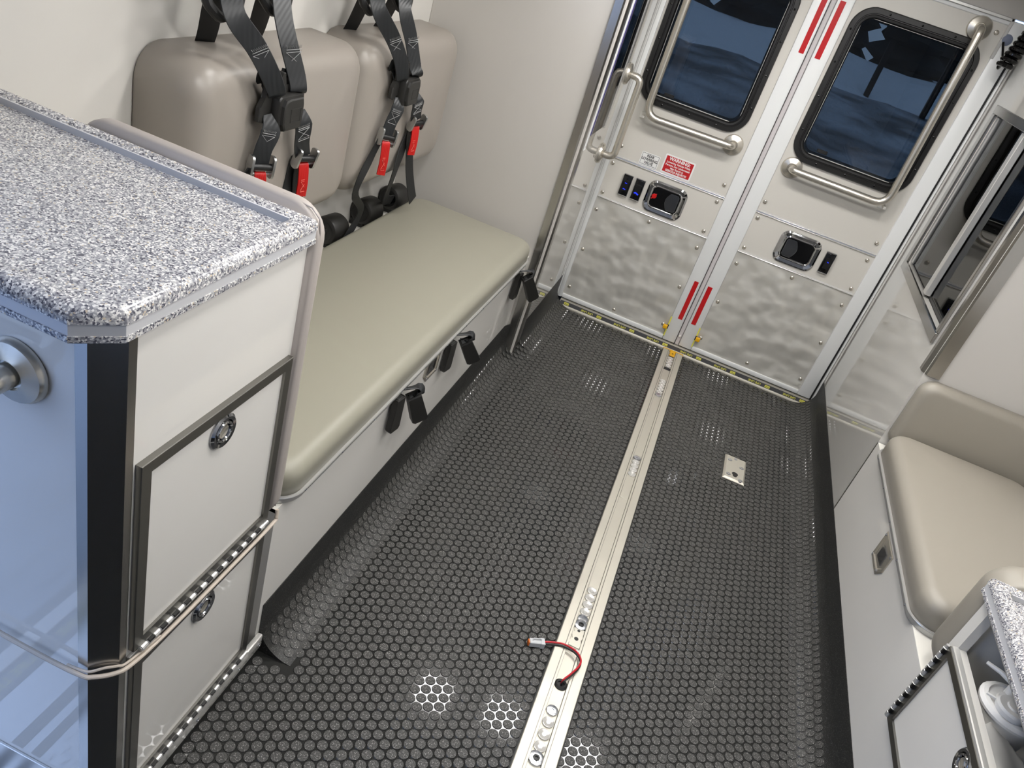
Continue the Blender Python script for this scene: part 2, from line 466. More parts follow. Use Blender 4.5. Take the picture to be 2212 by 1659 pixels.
# shiny side panel skin beside the left door
tag(part('trim_2', bxp(XPL - 0.001, XPL + 0.0015, 2.90, YD, 0.155, ZC), 'lamgloss', ang=None), 'glossy off-white skin beside the left door', 'wall', kind='structure')

def post_profile(pts):
    return pts
# chamfered stainless corner posts
def post(name, poly, z0, z1, label, m='sspost'):
    bm = loft(B(), [[(p[0], p[1], z) for p in poly] for z in (z0, z1)])
    return tag(part(name, bm, m, ang=20), label, 'trim', kind='structure')
post('trim_3', [(-0.527, 2.838), (-0.527, 2.862), (-0.484, 2.905), (-0.480, 2.905), (-0.480, 2.868), (-0.496, 2.842), (-0.500, 2.838)], 0.004, ZC, 'stainless corner post between bench and rear door')
post('trim_4', [(0.838, 2.532), (0.849, 2.532), (0.893, 2.500), (0.893, 2.487), (0.853, 2.487), (0.838, 2.512)], 0.735, ZC, 'stainless corner post above the single seat')

# ------------------------------------------------------------------ floor studs
PX, PYY = 0.0234, 0.0268
def coin_mesh(n=14):
    bm = B(); r0, r1, h = 0.0130, 0.0118, 0.0016
    a = [bm.verts.new((r0 * math.cos(2 * PI * k / n), r0 * math.sin(2 * PI * k / n), 0)) for k in range(n)]
    b = [bm.verts.new((r1 * math.cos(2 * PI * k / n), r1 * math.sin(2 * PI * k / n), h)) for k in range(n)]
    for i in range(n):
        bm.faces.new((a[i], a[(i + 1) % n], b[(i + 1) % n], b[i])).material_index = 0
    bm.faces.new(b).material_index = 1
    me = bpy.data.meshes.new('stud'); bm.to_mesh(me); bm.free()
    me.materials.append(MT['rubfloor']); me.materials.append(MT['coin'])
    return me
coin = coin_mesh()
spots = []
for i in range(-30, 48):
    s = -0.1439 + PX * i
    for j in range(-30, 100):
        y = 1.2004 + PYY * j + (PYY / 2 if i % 2 else 0)
        if not (0.45 < y < 3.522): continue
        xf = left_face(y)
        if 0.104 < s < 0.206: continue
        if 0.480 < s < 0.576 and 2.636 < y < 2.816: continue
        x, z, th = s, 0.0, 0.0
        if s > XR - 0.09:
            th = (s - (XR - 0.09)) / 0.09
            if th > 1.05: continue
            x, z = XR - 0.09 + 0.09 * math.sin(th) - 0.002, 0.09 * (1 - math.cos(th)) + 0.001
        elif 1.078 < y < 1.108 and s < xf + 0.092: continue
        elif y > 1.09 and s < xf + 0.09:
            th = -((xf + 0.09) - s) / 0.09
            if th < -1.05: continue
            x, z = xf + 0.09 - 0.09 * math.sin(-th) + 0.002, 0.09 * (1 - math.cos(th)) + 0.001
        elif s < -0.525 and y > 0.6: continue
        elif s < -0.555: continue
        u, v, dz = project((x, y, z))
        spots.append((dz, x, y, z, -th, u, v))
spots.sort()
near = [s for s in spots if -5 < s[5] < 2217 and -5 < s[6] < 1664 and not (s[5] < 480 and s[1] < -0.5)][:290]
ns = set(near)
for dz, x, y, z, th, u, v in near:
    o = link('floor_stud', coin, floor, (x, y, z)); o.rotation_euler = (0, th, 0 if th else random.random() * 6)
vv, ff, mi = [], [], []
cv = [v.co.copy() for v in coin.vertices]; cf = [(list(p.vertices), p.material_index) for p in coin.polygons]
for s in spots:
    if s in ns: continue
    dz, x, y, z, th, u, v = s
    if y < 0.60 or u < -40 or u > 2260: continue
    R_ = M.Rotation(th, 3, 'Y'); k = len(vv)
    vv += [R_ @ c + V((x, y, z)) for c in cv]
    ff += [[k + q for q in f] for f, _ in cf]; mi += [m for _, m in cf]
me = bpy.data.meshes.new('floor_studs'); me.from_pydata(vv, [], ff); me.materials.append(MT['rubfloor']); me.materials.append(MT['coin'])
me.polygons.foreach_set('material_index', mi)
tag(link('floor_stud_field', me, floor), kind='stuff')

# ------------------------------------------------------------------ shared small hardware
def screw_mesh(r=0.0092, m='ssgrain', h=0.0045):
    return finish(lathe(B(), [(r, 0), (r, 0.0012), (r * 0.82, h * 0.75), (r * 0.45, h), (r * 0.40, h * 0.5), (0, h * 0.5)], 16, axis=(0, -1, 0)), m)
SCREW = screw_mesh()
SMALL = screw_mesh(0.0045, 'zinc', 0.0022)
TINY = screw_mesh(0.0042, 'blackgloss', 0.0022)
ROT_PX = (0, 0, PI / 2)       # -y -> +x
ROT_NX = (0, 0, -PI / 2)      # -y -> -x
ROT_PZ = (-PI / 2, 0, 0)      # -y -> +z

# ------------------------------------------------------------------ rear doors
def window(door, x0, x1, z0, z1, latch, label):
    fr = B(); R = 0.088
    lp = lambda ins, y, dr=1.0: [(p[0], y, p[1]) for p in rrect(x0 + ins, x1 - ins, z0 + ins, z1 - ins, max(R - ins * dr, 0.02), 8)]
    loft(fr, [lp(0.0, YD), lp(0.001, YD - 0.010), lp(0.004, YD - 0.014), lp(0.021, YD - 0.014), lp(0.023, YD - 0.010), lp(0.026, YD - 0.010), lp(0.028, YD - 0.013), lp(0.036, YD - 0.012), lp(0.041, YD - 0.004), lp(0.043, YD + 0.02), lp(0.05, YD + 0.03), lp(0.0, YD + 0.03)], ring=True)
    wdo = part('window', fr, 'winframe', door, ang=30)
    pane = loft(B(), [lp(0.041, YD + 0.006), lp(0.041, YD + 0.010)])
    part('pane', pane, 'glass', wdo)
    part('window_latch', bxp(latch[0] - 0.022, latch[0] + 0.022, YD - 0.004, YD + 0.007, latch[1] - 0.006, latch[1] + 0.008, 0.002, 1), 'black', wdo)
    for u in (0.25, 0.5, 0.75):
        inst('window_screw', TINY, wdo, (x0 + (x1 - x0) * u, YD - 0.013, z0 + 0.013))
        inst('window_screw', TINY, wdo, (x0 + (x1 - x0) * u, YD - 0.013, z1 - 0.013))
    for u in (0.2, 0.42, 0.64, 0.84):
        inst('window_screw', TINY, wdo, (x0 + 0.013, YD - 0.013, z0 + (z1 - z0) * u))
        inst('window_screw', TINY, wdo, (x1 - 0.013, YD - 0.013, z0 + (z1 - z0) * u))
    return wdo
def paddle(door, cx, cz, side, knob):
    """chrome flush paddle latch; side=+1 paddle on the right"""
    w, h = 0.092, 0.073
    lp = lambda ins, y: [(p[0], y, p[1]) for p in rrect(cx - w + ins, cx + w - ins, cz - h + ins, cz + h - ins, max(0.036 - ins * 0.6, 0.012), 6)]
    bz = loft(B(), [lp(0, YD - 0.003), lp(0.001, YD - 0.007), lp(0.008, YD - 0.012), lp(0.020, YD - 0.009), lp(0.024, YD - 0.011), lp(0.027, YD - 0.009), lp(0.029, YD - 0.004), lp(0.0, YD - 0.0035)], ring=True)
    p = part('paddle_latch', bz, 'chrome', door, ang=25)
    part('recess', loft(B(), [lp(0.0285, YD - 0.0045), lp(0.0285, YD - 0.0035)]), 'blackgloss', p)
    # paddle: curved plate over one half, scooped inner edge
    pts = []
    a, b = (cx + 0.006 * side, cx + (w - 0.034) * side)
    for k in range(9):
        t = k / 8; z = cz - h + 0.034 + t * (2 * h - 0.068)
        pts.append((a - side * 0.016 * math.sin(PI * t) + side * 0.012, z))
    pts += [(b - side * 0.006, cz + h - 0.034), (b, cz + h - 0.040), (b, cz - h + 0.040), (b - side * 0.006, cz - h + 0.034)]
    pd = loft(B(), [[fY(YD - 0.0046)(q) for q in pts], [fY(YD - 0.0085)(q) for q in pts]])
    part('paddle', pd, 'darkchrome', p, ang=40)
    rim = B(); tube(rim, [fY(YD - 0.0088)(q) for q in pts], 0.0011, 6, closed=True)
    part('paddle_rim', rim, 'chrome', p)
    if knob:
        kb = lathe(B(), [(0.011, 0), (0.011, 0.004), (0.009, 0.006), (0, 0.006)], 18, (cx - 0.052, YD - 0.0046, cz + 0.002), (0, -1, 0))
        obox(kb, (cx - 0.052, YD - 0.0115, cz + 0.002), V((0.55, 0, 0.83)), V((0, 1, 0)), V((0.83, 0, -0.55)), 0.016, 0.0025, 0.0022)
        part('lock_knob', kb, 'redknob', p)
    return p
def rocker(door, cx, cz, leds, depth=0.020):
    b = bxp(cx - 0.021, cx + 0.021, YD - depth, YD - 0.003, cz - 0.044, cz + 0.044, 0.0025, 2)
    p = part('rocker_switch', b, 'blackgloss', door)
    e = B(); box(e, cx - 0.0225, cx + 0.0225, YD - depth + 0.002, YD - 0.003, cz + 0.044, cz + 0.0485, 0.0015, 1)
    part('end_clip', e, 'chrome', p)
    e = B(); box(e, cx - 0.0225, cx + 0.0225, YD - depth + 0.002, YD - 0.003, cz - 0.0485, cz - 0.044, 0.0015, 1)
    part('end_clip', e, 'chrome', p)
    part('rocker', loft(B(), [[(cx + a, YD - depth - d, cz + q) for a, d, q in ((-0.012, 0, -0.026), (0.012, 0, -0.026), (0.012, 0, 0.024), (-0.012, 0, 0.024))], [(cx + a, YD - depth - d, cz + q) for a, d, q in ((-0.011, 0.0015, -0.025), (0.011, 0.0015, -0.025), (0.011, 0.006, 0.023), (-0.011, 0.006, 0.023))]]), 'black', p)
    for dz, w, h in leds:
        y = YD - depth - 0.004 - 0.0045 * (dz + 0.025) / 0.048
        lb = B(); tube(lb, [(cx - w, y, cz + dz), (cx - w * 0.3, y, cz + dz + h), (cx + w * 0.3, y, cz + dz), (cx + w, y, cz + dz - h)], h * 0.75 + 0.0006, 6)
        part('led_symbol', lb, 'blueled', p)
    return p
def rear_door(name, label, f0, f1, s0, s1, t0, t1, win, latch, handle, switches, screws, tape):
    """f0..f1 panel field, s0/s1 outer edges of the stiles"""
    d = thing(name, ((f0 + f1) / 2, YD, 0.04), label, 'door', kind='structure')
    x0, x1, z0, z1 = win
    # stiles and rails
    for a, b in ((s0, f0), (f1, s1)):
        part('stile', bxp(a, b, YD - 0.012, YD + 0.035, 0.04, 1.735, 0.005, 2), 'frame', d)
    part('bottom_rail', bxp(f0, f1, YD - 0.011, YD + 0.035, 0.040, 0.062, 0.004, 2), 'frame', d)
    part('top_rail', bxp(f0, f1, YD - 0.006, YD + 0.035, 1.716, 1.735, 0.003, 1), 'frame', d)
    part('kick_plate', bxp(f0, f1, YD - 0.003, YD + 0.02, 0.062, 0.576), 'ss', d)
    part('moulding', loft(B(), [[(x, YD - 0.003 - 0.006 * math.sin(PI * k / 6), 0.574 + 0.008 * k / 6) for k in range(7)] for x in (f0, f1)]), 'alusrf', d)
    part('middle_panel', bxp(f0, f1, YD - 0.002, YD + 0.02, 0.582, 0.766), 'lamdoor', d)
    for z in (0.7635, 0.7715):
        part('moulding', loft(B(), [[(x, YD - 0.002 - 0.006 * math.sin(PI * k / 6), z + 0.0075 * k / 6) for k in range(7)] for x in (f0, f1)]), 'alusrf', d)
    up = plate_hole(B(), f0, f1, 0.779, 1.716, x0 + 0.043, x1 - 0.043, z0 + 0.043, z1 - 0.043, fY(YD - 0.001), fY(YD + 0.02))
    part('upper_panel', up, 'lamdoor', d, ang=None)
    window(d, x0, x1, z0, z1, latch, None)
    paddle(d, *handle)
    for s in switches: rocker(d, *s)
    for x, z in screws:
        inst('screw', SCREW, d, (x, YD - 0.003, z))
    for za, zb in ((0.169, 0.373), (1.407, 1.622)):
        part('reflective_tape', bxp(t0, t1, YD - 0.0132, YD - 0.0118, za, zb), 'tape', d)
    return d
d1 = rear_door('door_1', 'left rear door with window, red lock knob and two switches', -0.457, 0.080, -0.478, 0.143, 0.110, 0.131,
    (-0.448, 0.043, 1.032, 1.640), (-0.311, 1.087), (-0.160, 0.668, 1, True),
    [(-0.350, 0.671, ((0.012, 0.005, 0.0008), (-0.016, 0.006, 0.001))), (-0.291, 0.671, ((-0.016, 0.010, 0.003),))],
    [(-0.441, 0.741), (0.056, 0.824), (0.056, 0.745), (-0.441, 0.600), (0.055, 0.602), (-0.441, 0.515), (-0.190, 0.550), (0.057, 0.519), (-0.438, 0.310), (-0.437, 0.104), (0.057, 0.315), (0.057, 0.109), (-0.190, 0.080), (-0.430, 0.824)], None)
d2 = rear_door('door_2', 'right rear door with window, chrome paddle latch and one switch', 0.229, 0.768, 0.165, 0.830, 0.177, 0.199,
    (0.243, 0.743, 1.024, 1.642), (0.369, 1.088), (0.463, 0.671, -1, False),
    [(0.600, 0.672, ((0.006, 0.003, 0.0012),))],
    [(0.247, 0.743), (0.745, 0.823), (0.249, 0.600), (0.746, 0.742), (0.746, 0.602), (0.249, 0.519), (0.498, 0.551), (0.247, 0.317), (0.747, 0.518), (0.749, 0.318), (0.248, 0.115), (0.750, 0.115), (0.497, 0.086), (0.742, 1.684), (0.246, 0.819)], None)
sbk = B(); box(sbk, XPL, XR, YD + 0.036, YD + 0.055, -0.02, 0.05)  # filler box added to stop sky light leaking under the doors
tag(part('trim_10', sbk, 'rubber', ang=None), 'added black filler blocking light under the rear doors', 'trim', kind='structure')
# astragal between the doors
ast = part('weather_strip', bxp(0.143, 0.165, YD - 0.006, YD + 0.03, 0.036, 1.735, 0.003, 1), 'frameastr', d1)
part('seal_lip', bxp(0.1425, 0.1445, YD - 0.0135, YD - 0.004, 0.036, 1.735), 'black', d1)
part('seal_lip', bxp(0.1645, 0.1655, YD - 0.0085, YD - 0.004, 0.036, 1.735), 'aluframe', d1)
part('bumper_button', lathe(B(), [(0.0065, 0), (0.006, 0.004), (0, 0.006)], 14, (0.154, YD - 0.006, 0.085), (0, -1, 0)), 'deck', d1)
# yellow door releases with printed strips
for dr, x, s in ((d1, 0.081, -1), (d2, 0.226, 1)):
    part('release_tab', bxp(min(x, x + s * 0.022), max(x, x + s * 0.022), YD - 0.030, YD - 0.012, 0.100, 0.120, 0.004, 2), 'yelpaint', dr)
    part('release_slot', bxp(x - 0.004, x + 0.004, YD - 0.0155, YD - 0.011, 0.100, 0.122), 'black', dr)
    part('caution_strip', bxp(x - 0.003, x + 0.003, YD - 0.0142, YD - 0.0118, 0.060, 0.165), 'yellow', dr)
# jambs
jr = B(); box(jr, 0.8385, XR - 0.0005, YD - 0.020, YD + 0.03, 0.03, 1.742, 0.004, 2)
tag(part('trim_5', jr, 'frame'), 'white jamb beside the right rear door', 'trim', kind='structure')
jg = B(); box(jg, 0.830, 0.8385, YD - 0.004, YD + 0.03, 0.03, 1.742)
tag(part('trim_6', jg, 'rubber', ang=None), 'black rubber seal along the right rear door', 'trim', kind='structure')
jl = B(); box(jl, XPL + 0.0015, -0.478, YD - 0.006, YD + 0.03, 0.03, 1.742, 0.002, 1)
tag(part('trim_7', jl, 'frame'), 'white jamb beside the left rear door', 'trim', kind='structure')
# threshold with grip strip and lettering
th = thing('trim_8', (0.2, 3.55, 0), 'metal door threshold with dark strip and yellow lettering', 'trim', kind='structure')
part('threshold_plate', loft(B(), [[(x, y, z) for y, z in ((3.536, 0.0), (3.538, 0.006), (3.542, 0.012), (3.546, 0.034), (3.600, 0.037), (3.600, -0.02), (3.536, -0.02))] for x in (-0.455, 0.836)]), 'alurail', th)
part('grip_strip', loft(B(), [[(x, y, z) for y, z in ((3.5405, 0.0105), (3.5440, 0.0285), (3.5455, 0.0285), (3.5425, 0.0105))] for x in (-0.452, 0.833)]), 'gripband', th)
for k in range(8):
    lx = -0.419 + 0.1748 * k
    vd = V((0, -0.0035, -0.018)).normalized(); uu = V((-1, 0, 0))
    c = V((lx, 3.5415, 0.0195))
    part('logo_box', obox(B(), c, V((1, 0, 0)), V((0, 1, 0)), V((0, 0.19, 0.98)), 0.0125, 0.0006, 0.0058), 'yellow', th)
    tt = B(); tube(tt, [c + V((-0.009, -0.0012, -0.001)), c + V((-0.003, -0.0012, 0.002)), c + V((0.002, -0.0012, -0.003)), c + V((0.009, -0.0012, 0.001))], 0.0009, 5)
    part('logo_line', tt, 'gripband', th)
    if k: text_part('lettering', 'LIFE LINE', 0.0135, 'yellow', th, c + V((-0.064, -0.0008, 0)), uu, vd, bold=0.0003, sx=1.15)
# yellow latch keeper at the end of the floor track is built with the track

# printed labels on the left door
def sticker(name, label, x0, x1, z0, z1, inner, lines):
    t = thing(name, ((x0 + x1) / 2, YD - 0.002, z0), label, 'sign')
    part('sticker_sheet', loft(B(), [[(p[0], y, p[1]) for p in rrect(x0, x1, z0, z1, 0.005, 3)] for y in (YD - 0.0012, YD - 0.0020)]), 'white', t)
    inner(t)
    for s, z, size, m, b, sx in lines:
        text_part('lettering', s, size, m, t, ((x0 + x1) / 2, YD - 0.0028, z), (1, 0, 0), (0, 0, 1), bold=b, sx=sx)
    return t
def border(x0, x1, z0, z1, w, m):
    def f(t):
        lp = lambda i, y: [(p[0], y, p[1]) for p in rrect(x0 + i, x1 - i, z0 + i, z1 - i, 0.002, 2)]
        part('border_line', loft(B(), [lp(0, YD - 0.0019), lp(0, YD - 0.0024), lp(w, YD - 0.0024), lp(w, YD - 0.0019)], ring=True), m, t)
    return f
sticker('valve_sticker', 'white rectangular label reading REAR LOWERING VALVE', -0.333, -0.247, 0.780, 0.838, border(-0.329, -0.251, 0.784, 0.834, 0.0013, 'ink'),
    [('REAR', 0.824, 0.0165, 'ink', 0.0004, 0.86), ('LOWERING', 0.809, 0.0165, 'ink', 0.0004, 0.86), ('VALVE', 0.794, 0.0165, 'ink', 0.0004, 0.86)])
def redfield(t):
    part('red_field', bxp(-0.2235, -0.0985, YD - 0.0025, YD - 0.0018, 0.7875, 0.8575), 'redink', t)
sticker('warning_sticker', 'red and white WARNING label about lowering the vehicle', -0.230, -0.092, 0.781, 0.864, redfield,
    [('WARNING:', 0.8475, 0.0200, 'white', 0.0007, 0.95), ('Lowering Vehicle While', 0.8325, 0.0122, 'white', 0.0003, 0.92), ('Persons Are Underneath', 0.8200, 0.0122, 'white', 0.0003, 0.92),
     ('May Result in', 0.8080, 0.0122, 'white', 0.0003, 0.92), ('SERIOUS INJURY!!!', 0.7955, 0.0132, 'white', 0.0004, 0.92)])

# ------------------------------------------------------------------ grab rails
def flange(parent, c, axis, r=0.044):
    return part('flange', lathe(B(), [(r, 0), (r, 0.004), (r * 0.92, 0.010), (r * 0.46, 0.016), (r * 0.43, 0.011), (0, 0.011)], 28, c, axis), 'ssgrain', parent)
def rail_thing(name, label, path, r, fl, bend=0.06, group=None):
    t = thing(name, path[0], label, 'grab rail', group)
    part('bar', tube(B(), fillet(path, bend, 8), r, 16), 'ssgrain', t)
    for c, a in fl: flange(t, c, a)
    return t
YB = YD - 0.056
g1 = rail_thing('grab_rail', 'bent stainless grab rail across the left rear door window', [(0.020, YD - 0.004, 0.993), (0.020, YB, 0.993), (-0.372, YB, 0.988), (-0.374, YB, 1.686), (-0.374, YD - 0.004, 1.686)], 0.0160,
    [((0.020, YD - 0.001, 0.993), (0, -1, 0)), ((-0.374, YD - 0.001, 1.686), (0, -1, 0))])
part('clip_bracket', bxp(-0.400, -0.372, YD - 0.004, YD - 0.001, 0.966, 0.992, 0.001, 1), 'ss', g1)
part('clip_arm', bxp(-0.384, -0.374, YB, YD - 0.001, 0.976, 0.986), 'ss', g1)
g2 = rail_thing('grab_rail', 'bent stainless grab rail across the right rear door window', [(0.285, YD - 0.004, 0.990), (0.285, YB, 0.990), (0.690, YB, 0.988), (0.680, YB, 1.680), (0.680, YD - 0.004, 1.680)], 0.0160,
    [((0.285, YD - 0.001, 0.990), (0, -1, 0)), ((0.680, YD - 0.001, 1.680), (0, -1, 0))])
part('clip_bracket', bxp(0.672, 0.700, YD - 0.004, YD - 0.001, 0.960, 0.986, 0.001, 1), 'ss', g2)
part('clip_arm', bxp(0.686, 0.696, YB, YD - 0.001, 0.972, 0.982), 'ss', g2)
rail_thing('grab_rail', 'short stainless D-shaped handle on panel beside left rear door', [(XPL + 0.002, 3.372, 1.140), (-0.424, 3.372, 1.140), (-0.424, 3.372, 0.806), (XPL + 0.002, 3.372, 0.806)], 0.0150,
    [((XPL + 0.0015, 3.372, 1.140), (1, 0, 0)), ((XPL + 0.0015, 3.372, 0.806), (1, 0, 0))], 0.055)
rail_thing('grab_rail', 'stainless rail on round flange at near end of granite-topped cabinet', [(-0.668, 0.616, 0.972), (-0.668, 0.556, 0.972), (-1.02, 0.556, 0.972), (-1.02, 0.616, 0.972)], 0.0160,
    [((-0.668, 0.6165, 0.972), (0, -1, 0)), ((-1.02, 0.6165, 0.972), (0, -1, 0))], 0.035)

# smoked acrylic cover on the panel beside the left door
ac = thing('acrylic_cover', (XPL, 3.06, 0.955), 'smoked acrylic cover with violet edge left of the rear doors', 'panel')
part('cover_pane', bxp(XPL + 0.004, XPL + 0.010, 2.945, 3.205, 0.955, 1.78), 'acryl2', ac, ang=None)
part('edge_strip', bxp(XPL + 0.002, XPL + 0.011, 2.932, 2.945, 0.955, 1.78), 'purple', ac, ang=None)
part('mounting_strip', bxp(XPL + 0.002, XPL + 0.012, 3.185, 3.212, 0.945, 1.78, 0.002, 1), 'alu', ac)
part('mounting_strip', bxp(XPL + 0.0015, XPL + 0.008, 2.905, 2.932, 0.90, 1.78, 0.002, 1), 'frame', ac)
for z in (0.985, 1.228, 1.47): inst('screw', SMALL, ac, (XPL + 0.012, 3.198, z), ROT_PX)

# ------------------------------------------------------------------ floor track
tr = thing('floor_track', (0.155, 1.9, 0), 'long aluminium cot-fastener track let into the floor', 'floor track')
prof = [(x_, z_ * 1.55 if z_ > 0.0035 else z_) for x_, z_ in [(0.1045, 0.0), (0.1060, 0.0065), (0.1075, 0.0075), (0.1295, 0.0075), (0.1300, 0.0068), (0.1312, 0.0068), (0.1317, 0.0075), (0.1372, 0.0075), (0.1380, 0.0030), (0.1700, 0.0030), (0.1708, 0.0075), (0.1763, 0.0075), (0.1768, 0.0068), (0.1780, 0.0068), (0.1785, 0.0075), (0.2025, 0.0075), (0.2040, 0.0065), (0.2055, 0.0)]]
part('track_body', loft(B(), [[(x, y, z) for x, z in prof] for y in (0.30, 3.522)]), 'alurail', tr, ang=20)
part('slot_floor', bxp(0.1384, 0.1696, 0.30, 3.52, 0.0030, 0.0034), 'alurail', tr, ang=None)
for x_ in (0.1379, 0.1701):
    part('slot_shade_line', bxp(x_ - 0.0006, x_ + 0.0006, 0.30, 3.52, 0.0030, 0.0040), 'gripband', tr, ang=None)  # dark strips paint the shade along the slot's inner edges
for x_ in (0.1306, 0.1774):
    part('groove_shade_line', bxp(x_ - 0.0006, x_ + 0.0006, 0.30, 3.52, 0.0106, 0.0109), 'aluframe', tr, ang=None)  # grey strips stand in for shade inside the narrow grooves
gk = B(); box(gk, 0.1022, 0.1045, 0.30, 3.522, 0, 0.0045); part('sealant_line', gk, 'rubber', tr)
gk = B(); box(gk, 0.2055, 0.2078, 0.30, 3.522, 0, 0.0045); part('sealant_line', gk, 'rubber', tr)
CUP = finish(lathe(B(), [(0.0150, 0.0), (0.0150, 0.0040), (0.0138, 0.0044), (0.0060, 0.0018), (0.0050, 0.0030), (0, 0.0030)], 20), 'alusrf')
WASH = finish(lathe(B(), [(0.0190, 0.0), (0.0190, 0.0052), (0.0175, 0.0060), (0.0085, 0.0060), (0.0080, 0.0035), (0, 0.0035)], 22), 'zinc')
FLAT = finish(lathe(B(), [(0.0150, 0.0), (0.0150, 0.0046), (0.0140, 0.0050), (0.0042, 0.0050), (0.0040, 0.0036), (0, 0.0036)], 20), 'zinc')
SOCK = finish(lathe(B(), [(0.0078, 0), (0.0072, 0.003), (0.004, 0.0032), (0.0038, 0.001), (0, 0.001)], 14), 'black')
for y in (1.195, 1.230, 1.266, 1.656, 1.686, 1.716, 1.746, 2.398, 2.426, 2.454, 2.482, 3.080, 3.108, 3.136, 3.164, 3.192, 3.360, 3.388, 3.416, 3.444):
    inst('track_button', CUP, tr, (0.154, y, 0.0031))
for y in (1.302, 1.628, 2.510, 3.052):
    inst('flat_screw', FLAT, tr, (0.154, y, 0.0031))
for y in (1.162, 1.603):
    wv = inst('collar_bolt', WASH, tr, (0.154, y, 0.0032))
    inst('socket_head', SOCK, wv, (0.154, y, 0.0069))
# latch plate in the slot, black hole, seam
lp_ = B(); prism(lp_, [(0.139, 1.520), (0.169, 1.520), (0.171, 1.536), (0.167, 1.548), (0.171, 1.560), (0.167, 1.574), (0.169, 1.588), (0.141, 1.588), (0.143, 1.574), (0.139, 1.560), (0.143, 1.548), (0.137, 1.536)], fZ(0.0032), fZ(0.0062))
part('latch_plate', lp_, 'alurail', tr)
for y, r in ((1.549, 0.0062), (1.579, 0.0042)):
    part('plate_hole', lathe(B(), [(r, 0), (r, 0.0006), (0, 0.0006)], 16, (0.154, y, 0.0060)), 'black', tr)
part('latch_roller', tube(B(), [(0.138, 1.508, 0.0068), (0.170, 1.508, 0.0068)], 0.0045, 10), 'ssgrain', tr)
part('slot_cover', bxp(0.1385, 0.1695, 2.24, 2.318, 0.0031, 0.0052, 0.001, 1), 'alurail', tr)
part('slot_end', bxp(0.1385, 0.1695, 3.318, 3.345, 0.0030, 0.0036), 'black', tr)
part('end_bracket', bxp(0.104, 0.206, 3.520, 3.534, 0.0, 0.011, 0.001, 1), 'yelpaint', tr)
part('end_tab', bxp(0.142, 0.168, 3.468, 3.524, 0.0076, 0.0115, 0.001, 1), 'yelpaint', tr)
part('tab_hole', lathe(B(), [(0.0045, 0), (0.0045, 0.0004), (0, 0.0004)], 12, (0.156, 3.492, 0.0115)), 'black', tr)
# grommet, wires and connector
wt = thing('wire_connector', (0.154, 1.385, 0.004), 'red and black wire pair with grey plug lying on the floor', 'wire')
part('grommet', lathe(B(), [(0.017, 0), (0.017, 0.003), (0.013, 0.006), (0.009, 0.005), (0.009, 0.002), (0, 0.002)], 20, (0.154, 1.386, 0.0031)), 'rubber', wt)
wp = [(0.154, 1.386, 0.004), (0.156, 1.392, 0.016), (0.168, 1.413, 0.022), (0.181, 1.446, 0.024), (0.180, 1.472, 0.022), (0.160, 1.493, 0.019), (0.126, 1.499, 0.016), (0.098, 1.490, 0.0145), (0.078, 1.480, 0.013)]
part('red_wire', tube(B(), catmull([(x, y + 0.0022, z + 0.0018) for x, y, z in wp], 6), 0.0026, 10), 'wirered', wt)
part('black_wire', tube(B(), catmull([(x + 0.001, y - 0.0028, z - 0.001) for x, y, z in wp], 6), 0.0026, 10), 'wireblack', wt)
pa = V((0.078, 1.479, 0.0115)); ax = V((-0.90, -0.42, -0.0)).normalized(); ay = V((-ax.y, ax.x, 0)); az = V((0, 0, 1))
part('plug_body', obox(B(), pa + ax * 0.021, ax, ay, az, 0.021, 0.0085, 0.0085, 0.0015, 1), 'conn', wt)
part('plug_collar', obox(B(), pa + ax * 0.006, ax, ay, az, 0.006, 0.0105, 0.0095, 0.001, 1), 'conn', wt)
part('plug_latch', tube(B(), fillet([pa + ax * 0.010 + az * 0.009, pa + ax * 0.010 + az * 0.0125 + ay * -0.004, pa + ax * 0.032 + az * 0.0125 + ay * -0.004, pa + ax * 0.034 + az * 0.009], 0.003, 3), 0.0016, 6), 'conn', wt)
part('orange_seal', obox(B(), pa + ax * 0.0435, ax, ay, az, 0.0022, 0.0068, 0.0068, 0.001, 1), 'orange', wt)

# floor plate
fp = thing('floor_plate', (0.528, 2.72, 0), 'small aluminium anchor plate screwed to the floor', 'plate')
pl = loft(B(), [[(p[0], p[1], z) for p in ((0.484 + i, 2.640 + i), (0.572 - i, 2.640 + i), (0.572 - i, 2.812 - i), (0.484 + i, 2.812 - i))] for z, i in ((0.0, 0.0), (0.003, 0.0), (0.009, 0.007))])
part('plate_body', pl, 'alurail', fp, ang=20)
for x, y, r in ((0.503, 2.772, 1), (0.553, 2.744, 1), (0.504, 2.668, 1), (0.553, 2.652, 1)):
    inst('plate_screw', FLAT, fp, (x, y, 0.0055)).scale = (0.62, 0.62, 0.9)
part('dowel', lathe(B(), [(0.007, 0), (0.007, 0.002), (0, 0.003)], 14, (0.526, 2.792, 0.0085)), 'zinc', fp)
part('key_hole', lathe(B(), [(0.0125, 0), (0.0125, 0.0006), (0, 0.0006)], 18, (0.530, 2.684, 0.0088)), 'black', fp)
part('key_slot', lathe(B(), [(0.0085, 0), (0.0085, 0.0006), (0, 0.0006)], 18, (0.530, 2.672, 0.0090)), 'black', fp)

